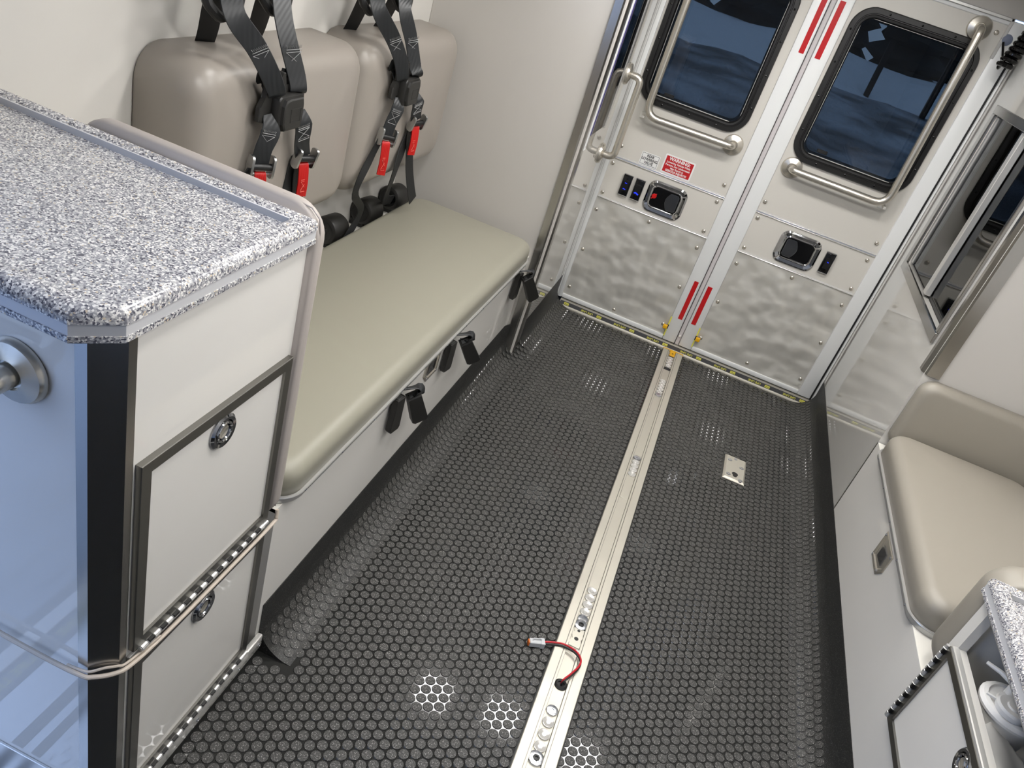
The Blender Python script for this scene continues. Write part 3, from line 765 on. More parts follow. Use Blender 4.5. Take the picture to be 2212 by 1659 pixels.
# ------------------------------------------------------------------ left cabinet
cb = thing('base_cabinet', (-0.85, 0.83, 0), 'tall off-white cabinet with two framed doors under granite counter', 'cabinet')
body = [(-1.15, 0.618), (-0.567, 0.618), (-0.540, 0.645), (-0.540, 1.035), (-1.15, 1.035)]
part('carcass', loft(B(), [[(x, y, z) for x, y in body] for z in (0.0, 1.066)]), 'lam', cb, ang=None)
cpost = [(-0.586, 0.618), (-0.586, 0.6155), (-0.5685, 0.6155), (-0.5375, 0.6445), (-0.5375, 0.659), (-0.540, 0.659), (-0.540, 0.645), (-0.567, 0.618)]
part('corner_post', loft(B(), [[(x, y, z) for x, y in cpost] for z in (0.0, 1.066)]), 'sspost', cb, ang=15)
part('toe_strip', bxp(-1.15, -0.586, 0.613, 0.618, 0.0, 0.135, 0.001, 1), 'alu', cb)
def ring_frame(y0, y1, z0, z1, x, w, s, d=0.009):
    lp = lambda i, xx: [(xx, y, z) for y, z in ((y0 + i, z0 + i), (y1 - i, z0 + i), (y1 - i, z1 - i), (y0 + i, z1 - i))]
    return loft(B(), [lp(0, x), lp(0, x + s * d), lp(0.0012, x + s * (d + 0.001)), lp(w, x + s * (d + 0.001)), lp(w, x)], ring=True)
def ring_pull(door, c, ax):
    p = part('ring_latch', lathe(B(), [(0.031, 0), (0.031, 0.003), (0.027, 0.0065), (0.0215, 0.0055), (0.0195, 0.001), (0, 0.0008)], 30, c, ax), 'darkchrome', door)
    c2 = V(c) + V(ax) * 0.0045
    rg = B(); tube(rg, [c2 + V((0, 0.0165 * math.cos(2 * PI * k / 24), 0.0165 * math.sin(2 * PI * k / 24))) for k in range(24)], 0.0028, 8, closed=True)
    part('pull_ring', rg, 'chrome', p)
    part('latch_cup', lathe(B(), [(0.013, 0), (0.012, 0.0025), (0.009, 0.001), (0, 0.001)], 20, V(c) + V(ax) * 0.001, ax), 'ssgrain', p)
KN = {}
def hinge(par, p0, p1, s, pitch=0.0145, r=0.0055):
    """piano hinge between two points"""
    p0, p1 = V(p0), V(p1); d = (p1 - p0); n = int(d.length / pitch); d.normalize()
    h = part('piano_hinge', tube(B(), [p0, p1], r * 0.72, 8), 'alu', par)
    key = (round(d.x, 2), round(d.y, 2), round(d.z, 2), r)
    if key not in KN:
        KN[key] = (finish(tube(B(), [d * (-pitch * 0.46), d * (-pitch * 0.40), d * (pitch * 0.40), d * (pitch * 0.46)], [r * 0.8, r, r, r * 0.8], 10), 'alu'),
                   finish(obox(B(), (0, 0, 0), d, V((0, 0, 1)) if abs(d.z) < 0.5 else V((0, 1, 0)), V((1, 0, 0)), pitch * 0.40, r * 0.42, r * 0.55), 'black'))
    for k in range(n):
        p = p0 + d * pitch * (k + 0.5)
        inst('knuckle', KN[key][0], h, p)
        if k % 2: inst('hinge_gap', KN[key][1], h, p + (V((s * 0.0025, 0, 0.005)) if abs(d.z) < 0.5 else V((s * 0.0025, -0.005, 0))))
    return h
for y0, y1, z0, z1, cz in ((0.666, 1.029, 0.478, 0.857, 0.806), (0.668, 1.029, 0.078, 0.447, 0.402)):
    dr = part('cabinet_door', bxp(XL, XL + 0.005, y0 + 0.01, y1 - 0.01, z0 + 0.006, z1 - 0.01), 'lam', cb, ang=None)
    part('door_frame', ring_frame(y0, y1, z0, z1, XL, 0.020, 1), 'aluframe', dr, ang=20)
    ring_pull(dr, (XL + 0.005, 0.847, cz), (1, 0, 0))
    hinge(cb, (XL + 0.012, y0 + 0.012, z0 - 0.004), (XL + 0.012, y1 - 0.004, z0 - 0.004), 1)
part('base_strip', bxp(XL, XL + 0.014, 0.662, 1.090, 0.026, 0.066, 0.004, 2), 'alusrf', cb)
for y in (0.72, 0.86, 1.0, 1.075): inst('screw', SMALL, cb, (XL + 0.014, y, 0.044), ROT_PX)
part('middle_strip', bxp(XL, XL + 0.006, 0.662, 1.033, 0.450, 0.466, 0.001, 1), 'alu', cb)
# cord stretched round the cabinet
co = thing('cord', (-0.535, 0.85, 0.45), 'beige cord stretched around the cabinet below upper door', 'cord')
part('cord_strand', tube(B(), catmull([(-0.529, 1.060, 0.478), (-0.526, 1.056, 0.464), (-0.525, 1.04, 0.455), (-0.524, 0.90, 0.455), (-0.524, 0.74, 0.456), (-0.527, 0.66, 0.459), (-0.536, 0.634, 0.460), (-0.556, 0.613, 0.462), (-0.575, 0.606, 0.463), (-0.66, 0.604, 0.464), (-0.85, 0.606, 0.468), (-1.10, 0.608, 0.472)], 7), 0.0038, 10), 'cord', co)
part('cord_strand', tube(B(), catmull([(-0.524, 0.72, 0.464), (-0.531, 0.655, 0.466), (-0.536, 0.640, 0.471), (-0.548, 0.627, 0.473), (-0.562, 0.6135, 0.470), (-0.575, 0.6105, 0.468), (-0.60, 0.609, 0.466)], 7), 0.0022, 8), 'cord', co)

# granite worktops
def worktop(name, label, poly, zb, inner):
    """poly(inset) -> outline"""
    xs = [p[0] for p in poly(0)]; ys = [p[1] for p in poly(0)]
    t = thing(name, (sum(xs) / len(xs), sum(ys) / len(ys), zb), label, 'countertop')
    lp = lambda i, z: [(x, y, z) for x, y in poly(i)]
    top = loft(B(), [lp(0.003, zb), lp(0, zb + 0.003), lp(0, zb + 0.011), lp(0.004, zb + 0.0115), lp(0.004, zb + 0.0255), lp(0, zb + 0.026), lp(0.0005, zb + 0.036), lp(0.004, zb + 0.0425), lp(0.011, zb + 0.046), lp(0.024, zb + 0.0455), lp(0.030, zb + 0.042), lp(0.033, zb + 0.032)])
    part('slab', top, 'granite', t, ang=40)
    part('edge_band', loft(B(), [lp(0.0012, zb + 0.011), lp(0.0012, zb + 0.026), lp(0.0045, zb + 0.026), lp(0.0045, zb + 0.011)], ring=True), 'band', t, ang=30)
    part('inner_band', inner, 'band', t)
    return t
def polyL(i):
    c = 0.041
    return [(-1.15, 0.588 + i), (-0.528 - c - i * 0.41, 0.588 + i), (-0.528 - i, 0.588 + c + i * 0.41), (-0.528 - i, 1.036 - i), (-1.15, 1.036 - i)]
worktop('countertop', 'speckled granite countertop with raised lip on the tall cabinet', polyL, 1.066, bxp(-1.15, -0.560, 1.0015, 1.005, 1.0975, 1.1085))
def polyR(i):
    return [(0.832 + i, 0.35 + i), (1.29 - i, 0.35 + i), (1.29 - i, 1.470 - i), (0.832 + i, 1.470 - i)]
worktop('countertop', 'speckled granite countertop on low cabinet beside the single seat', polyR, 0.705, bxp(0.865, 1.25, 1.4345, 1.438, 0.7365, 0.7475))

# pads
def pad(name, label, u0, u1, v0, v1, D, r, re, f, m, seam=None, cat='cushion'):
    t = cushion(u0, u1, v0, v1, D, r, re, 0.004, f)
    return tag(part(name, t, m, ang=60, loc=f((u0 + u1) / 2, v0, D / 2)), label, cat)
pd = pad('bolster_pad', 'grey upholstered pad on far side of the granite-topped cabinet', -0.975, -0.526, 0.462, 1.124, 0.036, 0.055, 0.018, lambda u, v, d: (u, 1.037 + d, v), 'vinylpad')
pp = B(); tube(pp, [(-0.5275, 1.046, z) for z in (0.50, 0.70, 0.9, 1.085)] + [(-0.532, 1.046, 1.106), (-0.548, 1.046, 1.119), (-0.60, 1.046, 1.1235)], 0.0016, 6)
part('seam_piping', pp, 'vinylpad', pd)

# ------------------------------------------------------------------ bench
bn = thing('storage_bench', (-0.85, 1.95, 0), 'long off-white bench box under the sage grey cushion', 'bench')
part('bench_front', bxp(XL - 0.02, XL, 1.078, YP, 0.0, 0.4555), 'lam', bn, ang=None)
part('bench_deck', bxp(XW + 0.002, XL - 0.0005, 1.078, YP, 0.446, 0.4560), 'deck', bn, ang=None)
def paddle_plate(parent, cx, cy, cz, s, w=0.055, h=0.040):
    """stainless slam latch on an x face; s = direction the face looks"""
    lp = lambda i, d: [(cx + s * d, y, z) for y, z in ((cy - w + i, cz - h * 0.25 + i * 0.3), (cy - w * 0.45 + i * 0.6, cz - h + i), (cy + w - i, cz - h + i), (cy + w - i, cz + h - i), (cy - w + i, cz + h - i))]
    p = part('slam_latch', loft(B(), [lp(0, 0.0), lp(0, 0.002), lp(0.002, 0.0035), lp(0.011, 0.0035), lp(0.015, 0.0005)]), 'ssgrain', parent, ang=25)
    part('latch_lever', loft(B(), [[(cx + s * d, cy + y, cz + z) for y, z in ((-0.026, -0.016), (0.028, -0.020), (0.028, 0.020), (-0.020, 0.022))] for d in (0.001, 0.003)]), 'darkchrome', p)
    for y, z in ((cy - w * 0.86, cz + h * 0.82), (cy + w * 0.88, cz + h * 0.82), (cy + w * 0.88, cz - h * 0.82), (cy - w * 0.45, cz - h * 0.72)):
        inst('screw', SMALL, p, (cx + s * 0.0035, y, z), ROT_PX if s > 0 else ROT_NX)
paddle_plate(bn, XL, 1.900, 0.398, 1)
def seat(name, label, x0, x1, y0, y1, z0, top, m, s, skip_far=False):
    """seat cushion lying on a deck with an aluminium edge strip; s=+1 aisle on +x side"""
    t = thing(name, ((x0 + x1) / 2, (y0 + y1) / 2, z0), label, 'cushion')
    part('cushion_body', cushion(x0 + 0.004, x1 - 0.004, y0 + 0.004, y1 - 0.004, top - z0 - 0.012, 0.060, 0.034, 0.010, lambda u, v, d: (u, v, z0 + 0.012 + d), 10), m, t, ang=60)
    lp = lambda i, z: [(p[0], p[1], z) for p in rrect(x0 + i, x1 - i, y0 + i, y1 - i, 0.062 - i, 10)]
    part('edge_trim', loft(B(), [lp(0.002, z0), lp(0, z0 + 0.003), lp(0, z0 + 0.013), lp(-0.003, z0 + 0.016), lp(-0.002, z0 + 0.0185), lp(0.004, z0 + 0.018), lp(0.010, z0 + 0.004), lp(0.010, z0)], ring=True), 'alu', t, ang=40)
    xe = x1 if s > 0 else x0
    n = int((y1 - y0 - 0.14) / 0.15)
    for k in range(n + 1):
        inst('trim_screw', SMALL, t, (xe, y0 + 0.075 + (y1 - y0 - 0.15) * k / n, z0 + 0.008), ROT_PX if s > 0 else ROT_NX).scale = (0.75,) * 3
    return t
seat('bench_cushion', 'long sage grey bench cushion with metal edge strip', -1.040, -0.521, 1.082, 2.800, 0.4565, 0.545, 'vinylsage', 1)

# back cushions
fback = lambda u, v, d: (XW + 0.001 + d, u, v)
def backrest(label, y0, y1, z0, z1):
    c = cushion(y0, y1, z0, z1, 0.160, 0.075, 0.062, 0.010, fback, 10)
    return tag(part('back_cushion', c, 'vinyltaupe', ang=70, loc=(XW, (y0 + y1) / 2, z0)), label, 'cushion', 'bench back cushions')
backrest('taupe bench back cushion nearer the granite counter', 1.368, 2.092, 0.700, 1.158)
backrest('taupe bench back cushion nearer the rear doors', 2.098, 2.818, 0.700, 1.158)

# ------------------------------------------------------------------ safety harnesses
def frame_of(d, w=(0, 1, 0)):
    D = V(d).normalized(); W = V(w); W = (W - D * W.dot(D)).normalized(); Nn = W.cross(D) * -1
    if Nn.x < 0: Nn = -Nn
    return D, W, Nn
def stitches(par, c, D, W, Nn, w, h, m='thread', zig=True):
    c = V(c) + Nn * 0.0026
    pt = lambda a, b: c + W * a * w + D * b * h
    b = B()
    tube(b, [pt(-1, -1), pt(1, -1), pt(1, -0.72), pt(-1, -0.72), pt(1, 0.72), pt(-1, 0.72), pt(1, -0.72)], 0.0007, 5)
    tube(b, [pt(-1, 0.72), pt(-1, 1), pt(1, 1)], 0.0007, 5)
    if zig:
        tube(b, [pt(-1 + 2 * k / 18, -1.45 + (0.3 if k % 2 else 0)) for k in range(19)], 0.0007, 5)
    return part('stitching', b, m, par)
def clip(par, c, D, W, Nn, tablen, twist=0.0, short=False):
    c = V(c); W2 = (W + D * twist).normalized(); D2 = (D - W2 * D.dot(W2)).normalized()
    bd = B()
    cp = None
    for s in (-1, 1):
        lp = []
        q = rrect(-0.027, 0.027, -0.012, 0.012, 0.009, 4)
        for e in (-0.003, 0.003):
            lp.append([c + W2 * (s * 0.027 + e) + D2 * a + Nn * (b_ + 0.002) for a, b_ in q])
        o = part('adjuster_plate', loft(B(), lp), 'silver', par, ang=40)
    part('adjuster_roller', tube(B(), [c - W2 * 0.024 + Nn * 0.004, c + W2 * 0.024 + Nn * 0.004], 0.0085, 12), 'black', par)
    part('adjuster_bar', tube(B(), [c - W2 * 0.025 + D2 * 0.018, c + W2 * 0.025 + D2 * 0.018], 0.004, 8), 'silver', par)
    if tablen:
        e0 = c + D2 * 0.020 + Nn * 0.007
        pth = [c + D2 * 0.014 + Nn * 0.001, e0, e0 + V((0.002, 0.004, -tablen * 0.5)), e0 + V((-0.001, 0.008, -tablen))]
        part('red_pull_tab', ribbon(B(), pth, W2 * 0.93 + Nn * 0.35, 0.027, 0.006, 5), 'red', par)
        m = (pth[2] * 0.75 + pth[3] * 0.25)
        dd = (pth[3] - pth[1]).normalized(); ww = (W2 - dd * W2.dot(dd)).normalized(); nn = ww.cross(dd)
        if nn.x < 0: nn = -nn
        stitches(par, m + nn * 0.0015, dd, ww, nn, 0.0085, tablen * 0.2, 'redthread', False)
def harness(label, P):
    t = thing('safety_harness', (-0.975, P['buckle'][0], P['buckle'][1] - 0.3), label, 'harness', 'bench safety harnesses')
    by, bz = P['buckle']
    # shoulder guides on the wall, hanger and return straps, shoulder straps
    for key, W in (('L', V((0.60, 1, 0.30))), ('R', V((0.55, 1, -0.02)))):
        gx, gy, gz = P['guide' + key]; g = V((gx, gy, gz))
        up = V((-0.25, 0.0, 1)).normalized(); Wg = V((0.12, 1, 0.12 if key == 'L' else -0.1)).normalized()
        ng = Wg.cross(up)
        if ng.x < 0: ng = -ng
        loopp = [g + Wg * a + up * b for a, b in fill2([(-0.043, 0.075), (-0.048, 0.0), (-0.020, -0.030), (0.030, -0.022), (0.048, 0.012), (0.043, 0.075)])]
        gb = part('shoulder_guide', tube(B(), loopp, 0.0110, 10, closed=True), 'black', t)
        part('guide_plate', obox(B(), g + up * 0.030 + ng * 0.008, Wg, up, ng, 0.038, 0.022, 0.010, 0.005, 2), 'black', gb)
        part('hanger_strap', ribbon(B(), [g + up * 0.06, g + up * 0.12 + V((-0.02, 0, 0)), V((XW + 0.004, gy, gz + 0.20)), V((XW + 0.004, gy, gz + 0.28))], Wg, 0.05, 0.003), 'webdark', t)
        part('return_strap', ribbon(B(), [g + V((-0.012, -0.010, 0.03)), g + V((-0.024, -0.002, -0.012)), g + V((-0.070, 0.050, -0.085)), g + V((-0.108, 0.085, -0.14))], V((0.5, 1, 0.1)), 0.046, 0.003), 'webdark', t)
        pts = [V(p) for p in P['shoulder' + key]]
        pts = [g + ng * 0.016 + up * 0.035] + pts
        part('shoulder_strap', ribbon(B(), pts, W, 0.046, 0.0035, 7, widths=[0.046, 0.046, 0.045, 0.040]), 'web', t)
        fold = ribbon(B(), [pts[-1] + V((-0.006, 0.0, 0.002)), pts[-1] + V((-0.018, -0.008, 0.03)), V(pts[-2]) + V((-0.024, -0.012, 0.02)), V(pts[-2]) + V((-0.020, -0.012, 0.04))], W, 0.042, 0.003)
        part('strap_fold', fold, 'webdark', t)
        st = V(P['stitch' + key]); d = (pts[-1] - pts[-3]); D, Wd, Nn = frame_of(d, W)
        stitches(t, st, D, Wd, Nn, 0.018, 0.022)
    # yoke and buckle
    yk = B(); yx = -0.968
    out = [(-0.082, 0.082), (-0.060, 0.088), (-0.052, 0.062), (-0.030, 0.058), (-0.014, 0.080), (-0.004, 0.080), (0.000, 0.052), (0.012, 0.052), (0.018, 0.086), (0.030, 0.062), (0.062, 0.056), (0.070, 0.072), (0.080, 0.070), (0.086, 0.020), (0.078, -0.022), (0.056, -0.020), (0.040, -0.034), (-0.045, -0.030), (-0.058, -0.012), (-0.076, -0.026), (-0.094, -0.020), (-0.092, 0.012), (-0.074, 0.030), (-0.070, 0.052)]
    prism(yk, [(by + a, bz + b + 0.004) for a, b in out], fX(yx - 0.004), fX(yx + 0.008))
    bmesh.ops.bevel(yk, geom=list(yk.edges), offset=0.0015, segments=1, affect='EDGES')
    part('yoke', yk, 'buckle', t, ang=30)
    lp = lambda i, x: [(x, p[0], p[1]) for p in rrect(by - 0.050 + i, by + 0.050 - i, bz - 0.040 + i, bz + 0.040 - i, 0.010, 4)]
    bk = part('buckle', loft(B(), [lp(0.003, yx + 0.004), lp(0, yx + 0.008), lp(0, yx + 0.026), lp(0.002, yx + 0.029), lp(0.010, yx + 0.030)]), 'buckle', t, ang=35)
    l2 = lambda i, x: [(x, by + a * (1 - i * 10), bz + b * (1 - i * 12)) for a, b in ((-0.034, -0.038), (0.036, -0.038), (0.041, -0.020), (0.041, 0.022), (0.036, 0.037), (-0.020, 0.037), (-0.034, 0.034), (-0.042, 0.020), (-0.042, -0.022))]
    part('release_pad', loft(B(), [l2(0, yx + 0.029), l2(0.004, yx + 0.036), l2(0.012, yx + 0.038)]), 'buckle', bk, ang=25)
    fr = B(); tube(fr, [(yx + 0.0382, by + a, bz + b) for a, b in ((-0.014, -0.018), (0.026, -0.018), (0.026, 0.012), (-0.014, 0.012))], 0.0006, 5, closed=True)
    part('pad_outline', fr, 'embos', bk)
    # lap straps, adjusters, tabs
    for key, W, tw in (('L', V((0.50, 1, -0.12)), -0.10), ('R', V((0.40, 1, 0.35)), 0.42)):
        pts = [V(p) for p in P['lap' + key]]
        part('lap_strap', ribbon(B(), pts, W, 0.044, 0.0035, 6, widths=[0.022, 0.050, 0.046, 0.044]), 'web', t)
        d = pts[-1] - pts[1]; D, Wd, Nn = frame_of(d, W)
        stitches(t, V(P['lst' + key]), D, Wd, Nn, 0.016, 0.018)
        clip(t, P['clip' + key], D, Wd, Nn, P['tab' + key], tw)
    for i, (pth, W, wd) in enumerate(P['tails']):
        part('belt_tail', ribbon(B(), pth, W, wd, 0.003, 6), 'webdark', t)
    return t
def fill2(P):
    Q = fillet([V((a, b, 0)) for a, b in P] + [V((P[0][0], P[0][1], 0))], 0.02, 3)
    return [(q.x, q.y) for q in Q[:-1]]
harness('black safety harness on back cushion nearer the granite counter', dict(
    buckle=(1.622, 1.053), guideL=(-1.030, 1.474, 1.268), guideR=(-1.030, 1.652, 1.272),
    shoulderL=[(-0.995, 1.462, 1.250), (-0.972, 1.505, 1.198), (-0.955, 1.537, 1.150), (-0.948, 1.566, 1.105), (-0.952, 1.574, 1.092)],
    shoulderR=[(-0.995, 1.634, 1.246), (-0.972, 1.634, 1.192), (-0.952, 1.648, 1.130), (-0.945, 1.652, 1.100), (-0.955, 1.658, 1.092)],
    stitchL=(-0.964, 1.524, 1.172), stitchR=(-0.962, 1.640, 1.166),
    lapL=[(-0.958, 1.556, 1.052), (-0.944, 1.556, 1.018), (-0.950, 1.545, 0.975), (-0.957, 1.547, 0.930)], lstL=(-0.948, 1.549, 0.996), clipL=(-0.955, 1.549, 0.934), tabL=0.085,
    lapR=[(-0.958, 1.697, 1.044), (-0.946, 1.700, 1.010), (-0.952, 1.714, 0.960), (-0.957, 1.737, 0.920)], lstR=(-0.947, 1.704, 0.990), clipR=(-0.955, 1.742, 0.918), tabR=0.082,
    tails=[([(-0.964, 1.747, 0.912), (-0.972, 1.757, 0.86), (-0.976, 1.775, 0.78), (-0.982, 1.79, 0.70), (-1.02, 1.80, 0.60)], V((0.1, 1, 0.1)), 0.046),
           ([(-0.974, 1.735, 0.92), (-0.984, 1.735, 0.86), (-0.986, 1.72, 0.76), (-1.03, 1.70, 0.63)], V((0.1, 1, 0.1)), 0.04),
           ([(-0.966, 1.534, 0.925), (-0.976, 1.518, 0.89), (-0.982, 1.48, 0.80)], V((0.1, 1, 0.1)), 0.044)]))
harness('black safety harness on back cushion nearer the rear doors', dict(
    buckle=(2.297, 1.026), guideL=(-1.030, 2.118, 1.264), guideR=(-1.030, 2.305, 1.266),
    shoulderL=[(-0.995, 2.094, 1.250), (-0.972, 2.165, 1.180), (-0.955, 2.205, 1.125), (-0.950, 2.232, 1.075), (-0.954, 2.240, 1.062)],
    shoulderR=[(-0.995, 2.258, 1.249), (-0.972, 2.290, 1.172), (-0.952, 2.312, 1.100), (-0.942, 2.318, 1.078), (-0.955, 2.326, 1.066)],
    stitchL=(-0.966, 2.180, 1.158), stitchR=(-0.966, 2.297, 1.152),
    lapL=[(-0.958, 2.244, 1.010), (-0.946, 2.236, 0.982), (-0.952, 2.222, 0.94), (-0.957, 2.216, 0.895)], lstL=(-0.950, 2.226, 0.954), clipL=(-0.955, 2.216, 0.894), tabL=0.100,
    lapR=[(-0.958, 2.382, 1.005), (-0.946, 2.386, 0.98), (-0.952, 2.402, 0.945), (-0.957, 2.424, 0.915)], lstR=(-0.948, 2.393, 0.962), clipR=(-0.955, 2.430, 0.908), tabR=0.090,
    tails=[([(-0.962, 2.425, 0.90), (-0.970, 2.440, 0.86), (-0.966, 2.475, 0.75), (-0.960, 2.520, 0.66), (-0.956, 2.555, 0.605)], V((0.1, 1, 0.1)), 0.046),
           ([(-0.972, 2.430, 0.89), (-0.980, 2.430, 0.84), (-0.985, 2.405, 0.72), (-1.06, 2.56, 0.57), (-1.09, 2.70, 0.52)], V((0.05, 1, 0.5)), 0.042),
           ([(-0.966, 2.200, 0.885), (-0.976, 2.180, 0.83), (-0.985, 2.135, 0.72), (-1.03, 2.30, 0.60), (-1.045, 2.255, 0.50), (-1.05, 2.235, 0.472)], V((0.35, 1, 0.3)), 0.026)]))

# belt reels on the deck behind the cushion
def reel(label, y, z=0.512, tongue=False, xc=-1.105):
    t = thing('belt_reel', (xc, y, 0.456), label, 'belt reel', 'belt reels behind the bench cushion')
    part('drum_cover', lathe(B(), [(0.036, -0.045), (0.044, -0.040), (0.047, -0.03), (0.048, 0.036), (0.044, 0.043), (0, 0.044)], 28, (xc, y, z + 0.004), (0.10, 1, -0.05)), 'buckle', t, ang=40)
    part('drum_hub', lathe(B(), [(0.034, -0.046), (0.032, -0.043), (0.016, -0.042), (0.014, -0.047), (0, -0.047)], 24, (xc, y, z + 0.004), (0.10, 1, -0.05)), 'blackgloss', t, ang=30)
    part('bracket', bxp(xc - 0.045, xc + 0.012, y - 0.034, y + 0.034, 0.4562, z - 0.030, 0.003, 1), 'black', t)
    if tongue:
        part('latch_tongue', obox(B(), (xc + 0.040, y + 0.052, z + 0.018), V((0.12, 0.52, -0.84)).normalized(), V((1, 0, 0.14)).normalized(), V((0.05, 0.84, 0.52)).normalized(), 0.030, 0.0015, 0.009, 0.0008, 1), 'silver', t)
    return t
reel('black belt reel behind bench cushion, closest to the granite counter', 2.262)
reel('black belt reel behind bench cushion, middle of three', 2.520)
reel('black belt reel with silver tongue, closest to end partition', 2.745, tongue=True)

# belt buckles hanging under the bench trim
def bench_buckle(label, top, bot, Wd, hw=0.024, ht=0.013, web=True):
    top, bot = V(top), V(bot)
    D = (bot - top).normalized(); W = V(Wd); W = (W - D * W.dot(D)).normalized(); Nn = W.cross(D)
    L = (bot - top).length / 2; c = (top + bot) / 2
    t = thing('belt_buckle', bot, label, 'belt buckle', 'belt buckles under the bench cushion')
    q = [(-L, -hw * 0.82), (L * 0.86, -hw), (L, -hw * 0.72), (L, hw * 0.72), (L * 0.86, hw), (-L, hw * 0.82)]
    lp = lambda k, e: [c + D * a * k + W * b * k + Nn * e for a, b in q]
    part('buckle_case', loft(B(), [lp(0.96, -ht), lp(1, -ht * 0.75), lp(1, ht * 0.75), lp(0.96, ht)]), 'buckle', t, ang=30)
    part('press_button', obox(B(), c + D * L * 0.62 + Nn * ht, D, W, Nn, L * 0.22, hw * 0.55, 0.001), 'black', t)
    part('tongue_slot', obox(B(), top, D, W, Nn, 0.002, hw * 0.5, ht * 0.5), 'silver', t)
    if web:
        a = V((XL + 0.004, top.y - 0.03, 0.448))
        part('anchor_strap', ribbon(B(), [a, a + V((0.012, 0.005, 0.012)), top + V((0.010, 0.004, 0.026)), top + V((0.014, 0.008, 0.004)), top + D * 0.02 + Nn * (ht + 0.004)], V((0.2, 1, -0.2)), 0.036, 0.004, 6), 'web', t)
    return t
bench_buckle('black belt buckle hanging under bench trim, nearest the granite cabinet', (-0.502, 1.672, 0.440), (-0.490, 1.745, 0.322), (0.55, 0.75, 0))
bench_buckle('black belt end plate under bench trim, nearest the granite cabinet', (-0.522, 1.625, 0.446), (-0.522, 1.628, 0.335), (0.15, 1, 0), 0.022, 0.009, False)
bench_buckle('black belt buckle hanging beside the bench slam latch', (-0.500, 2.055, 0.438), (-0.486, 2.175, 0.315), (0.55, 0.75, 0))
bench_buckle('black belt end plate beside the bench slam latch', (-0.524, 2.000, 0.446), (-0.524, 2.000, 0.345), (0.15, 1, 0), 0.022, 0.009, False)
bench_buckle('black belt buckle in front of the stainless corner post', (-0.494, 2.690, 0.440), (-0.462, 2.780, 0.325), (0.55, 0.75, 0))
bench_buckle('black belt end plate beside the stainless corner post', (-0.523, 2.690, 0.444), (-0.523, 2.690, 0.335), (0.15, 1, 0), 0.020, 0.009, False)

# ------------------------------------------------------------------ right side: seat, pads, low cabinet
sb = thing('side_seat', (1.07, 1.97, 0), 'off-white base box under the single side seat', 'seat base')
part('seat_front', bxp(XR, XR + 0.02, 1.456, 2.492, 0.0, 0.456), 'lam', sb, ang=None)
part('seat_deck', bxp(XR + 0.0005, XRW, 1.457, 2.492, 0.446, 0.4565), 'deck', sb, ang=None)
part('joint_strip', bxp(XR - 0.0015, XR + 0.002, 2.490, 2.4955, 0.155, 0.456), 'aluframe', sb, ang=None)
paddle_plate(sb, XR, 1.958, 0.384, -1, 0.062, 0.046)
seat('seat_cushion', 'stone grey cushion of the single side seat', 0.830, 1.285, 1.590, 2.436, 0.457, 0.552, 'vinylstone', -1)
pad('bolster_pad', 'grey padded bolster at the rear end of the single seat', 0.853, 1.290, 0.472, 0.728, 0.050, 0.045, 0.028, lambda u, v, d: (u, 2.494 - d, v), 'vinylstone')
pad('bolster_pad', 'grey padded bolster between single seat and low granite cabinet', 0.846, 1.290, 0.460, 0.768, 0.098, 0.07, 0.045, lambda u, v, d: (u, 1.457 + d, v), 'vinylstone')
lc = thing('base_cabinet', (1.07, 0.9, 0), 'low off-white cabinet with open bin above a hinged door', 'cabinet')
fc = plate_hole(B(), 0.36, 1.456, 0.0, 0.7045, 0.80, 1.421, 0.585, 0.694, fX(XR), fX(XR + 0.018))
part('cabinet_front', fc, 'lam', lc, ang=None)
part('side_panel', bxp(XR + 0.018, XRW, 1.437, 1.4555, 0.0, 0.7045), 'lam', lc, ang=None)
part('bin_floor', bxp(XR + 0.018, XRW, 0.36, 1.437, 0.44, 0.455), 'lam', lc, ang=None)
part('near_panel', bxp(XR + 0.018, XRW, 0.36, 0.375, 0.455, 0.7045), 'lam', lc, ang=None)
part('bin_lip', bxp(XR - 0.004, XR + 0.004, 0.79, 1.424, 0.6935, 0.7040), 'alu', lc, ang=None)
dr = part('cabinet_door', bxp(XR - 0.006, XR - 0.0005, 1.02, 1.424, 0.335, 0.572), 'lam', lc, ang=None)
part('door_frame', ring_frame(1.015, 1.428, 0.325, 0.578, XR - 0.0005, 0.018, -1, 0.010), 'aluframe', dr, ang=20)
part('door_edge', bxp(XR - 0.010, XR + 0.004, 1.015, 1.424, 0.576, 0.586, 0.002, 1), 'alusrf', dr)
ring_pull(dr, (XR - 0.006, 1.165, 0.535), (-1, 0, 0))
hinge(lc, (XR - 0.012, 1.432, 0.327), (XR - 0.012, 1.432, 0.575), -1, 0.0150, 0.0062)

# canister standing in the bin
jc = V((0.934, 1.310, 0.456)); JH = 0.034
jg_ = thing('canister', jc, 'white plastic suction canister in the open cabinet bin', 'canister')
part('canister_body', lathe(B(), [(0.040, 0), (0.046, 0.004), (0.056, 0.085 + JH), (0.060, 0.086 + JH), (0.060, 0.092 + JH), (0.0, 0.092 + JH)], 28, jc), 'jug', jg_)
part('lid', lathe(B(), [(0.062, 0.088), (0.063, 0.094), (0.058, 0.101), (0.050, 0.103), (0.048, 0.099), (0.034, 0.099), (0.032, 0.104), (0.0, 0.105)], 28, jc + V((0, 0, JH))), 'jug', jg_)
part('filter_cap', lathe(B(), [(0.030, 0.103), (0.031, 0.113), (0.028, 0.118), (0.014, 0.117), (0.012, 0.120), (0, 0.120)], 24, jc + V((-0.014, -0.022, JH))), 'jug', jg_)
part('port', lathe(B(), [(0.012, 0.100), (0.012, 0.122), (0.010, 0.126), (0, 0.126)], 16, jc + V((-0.002, 0.030, JH))), 'jug', jg_)
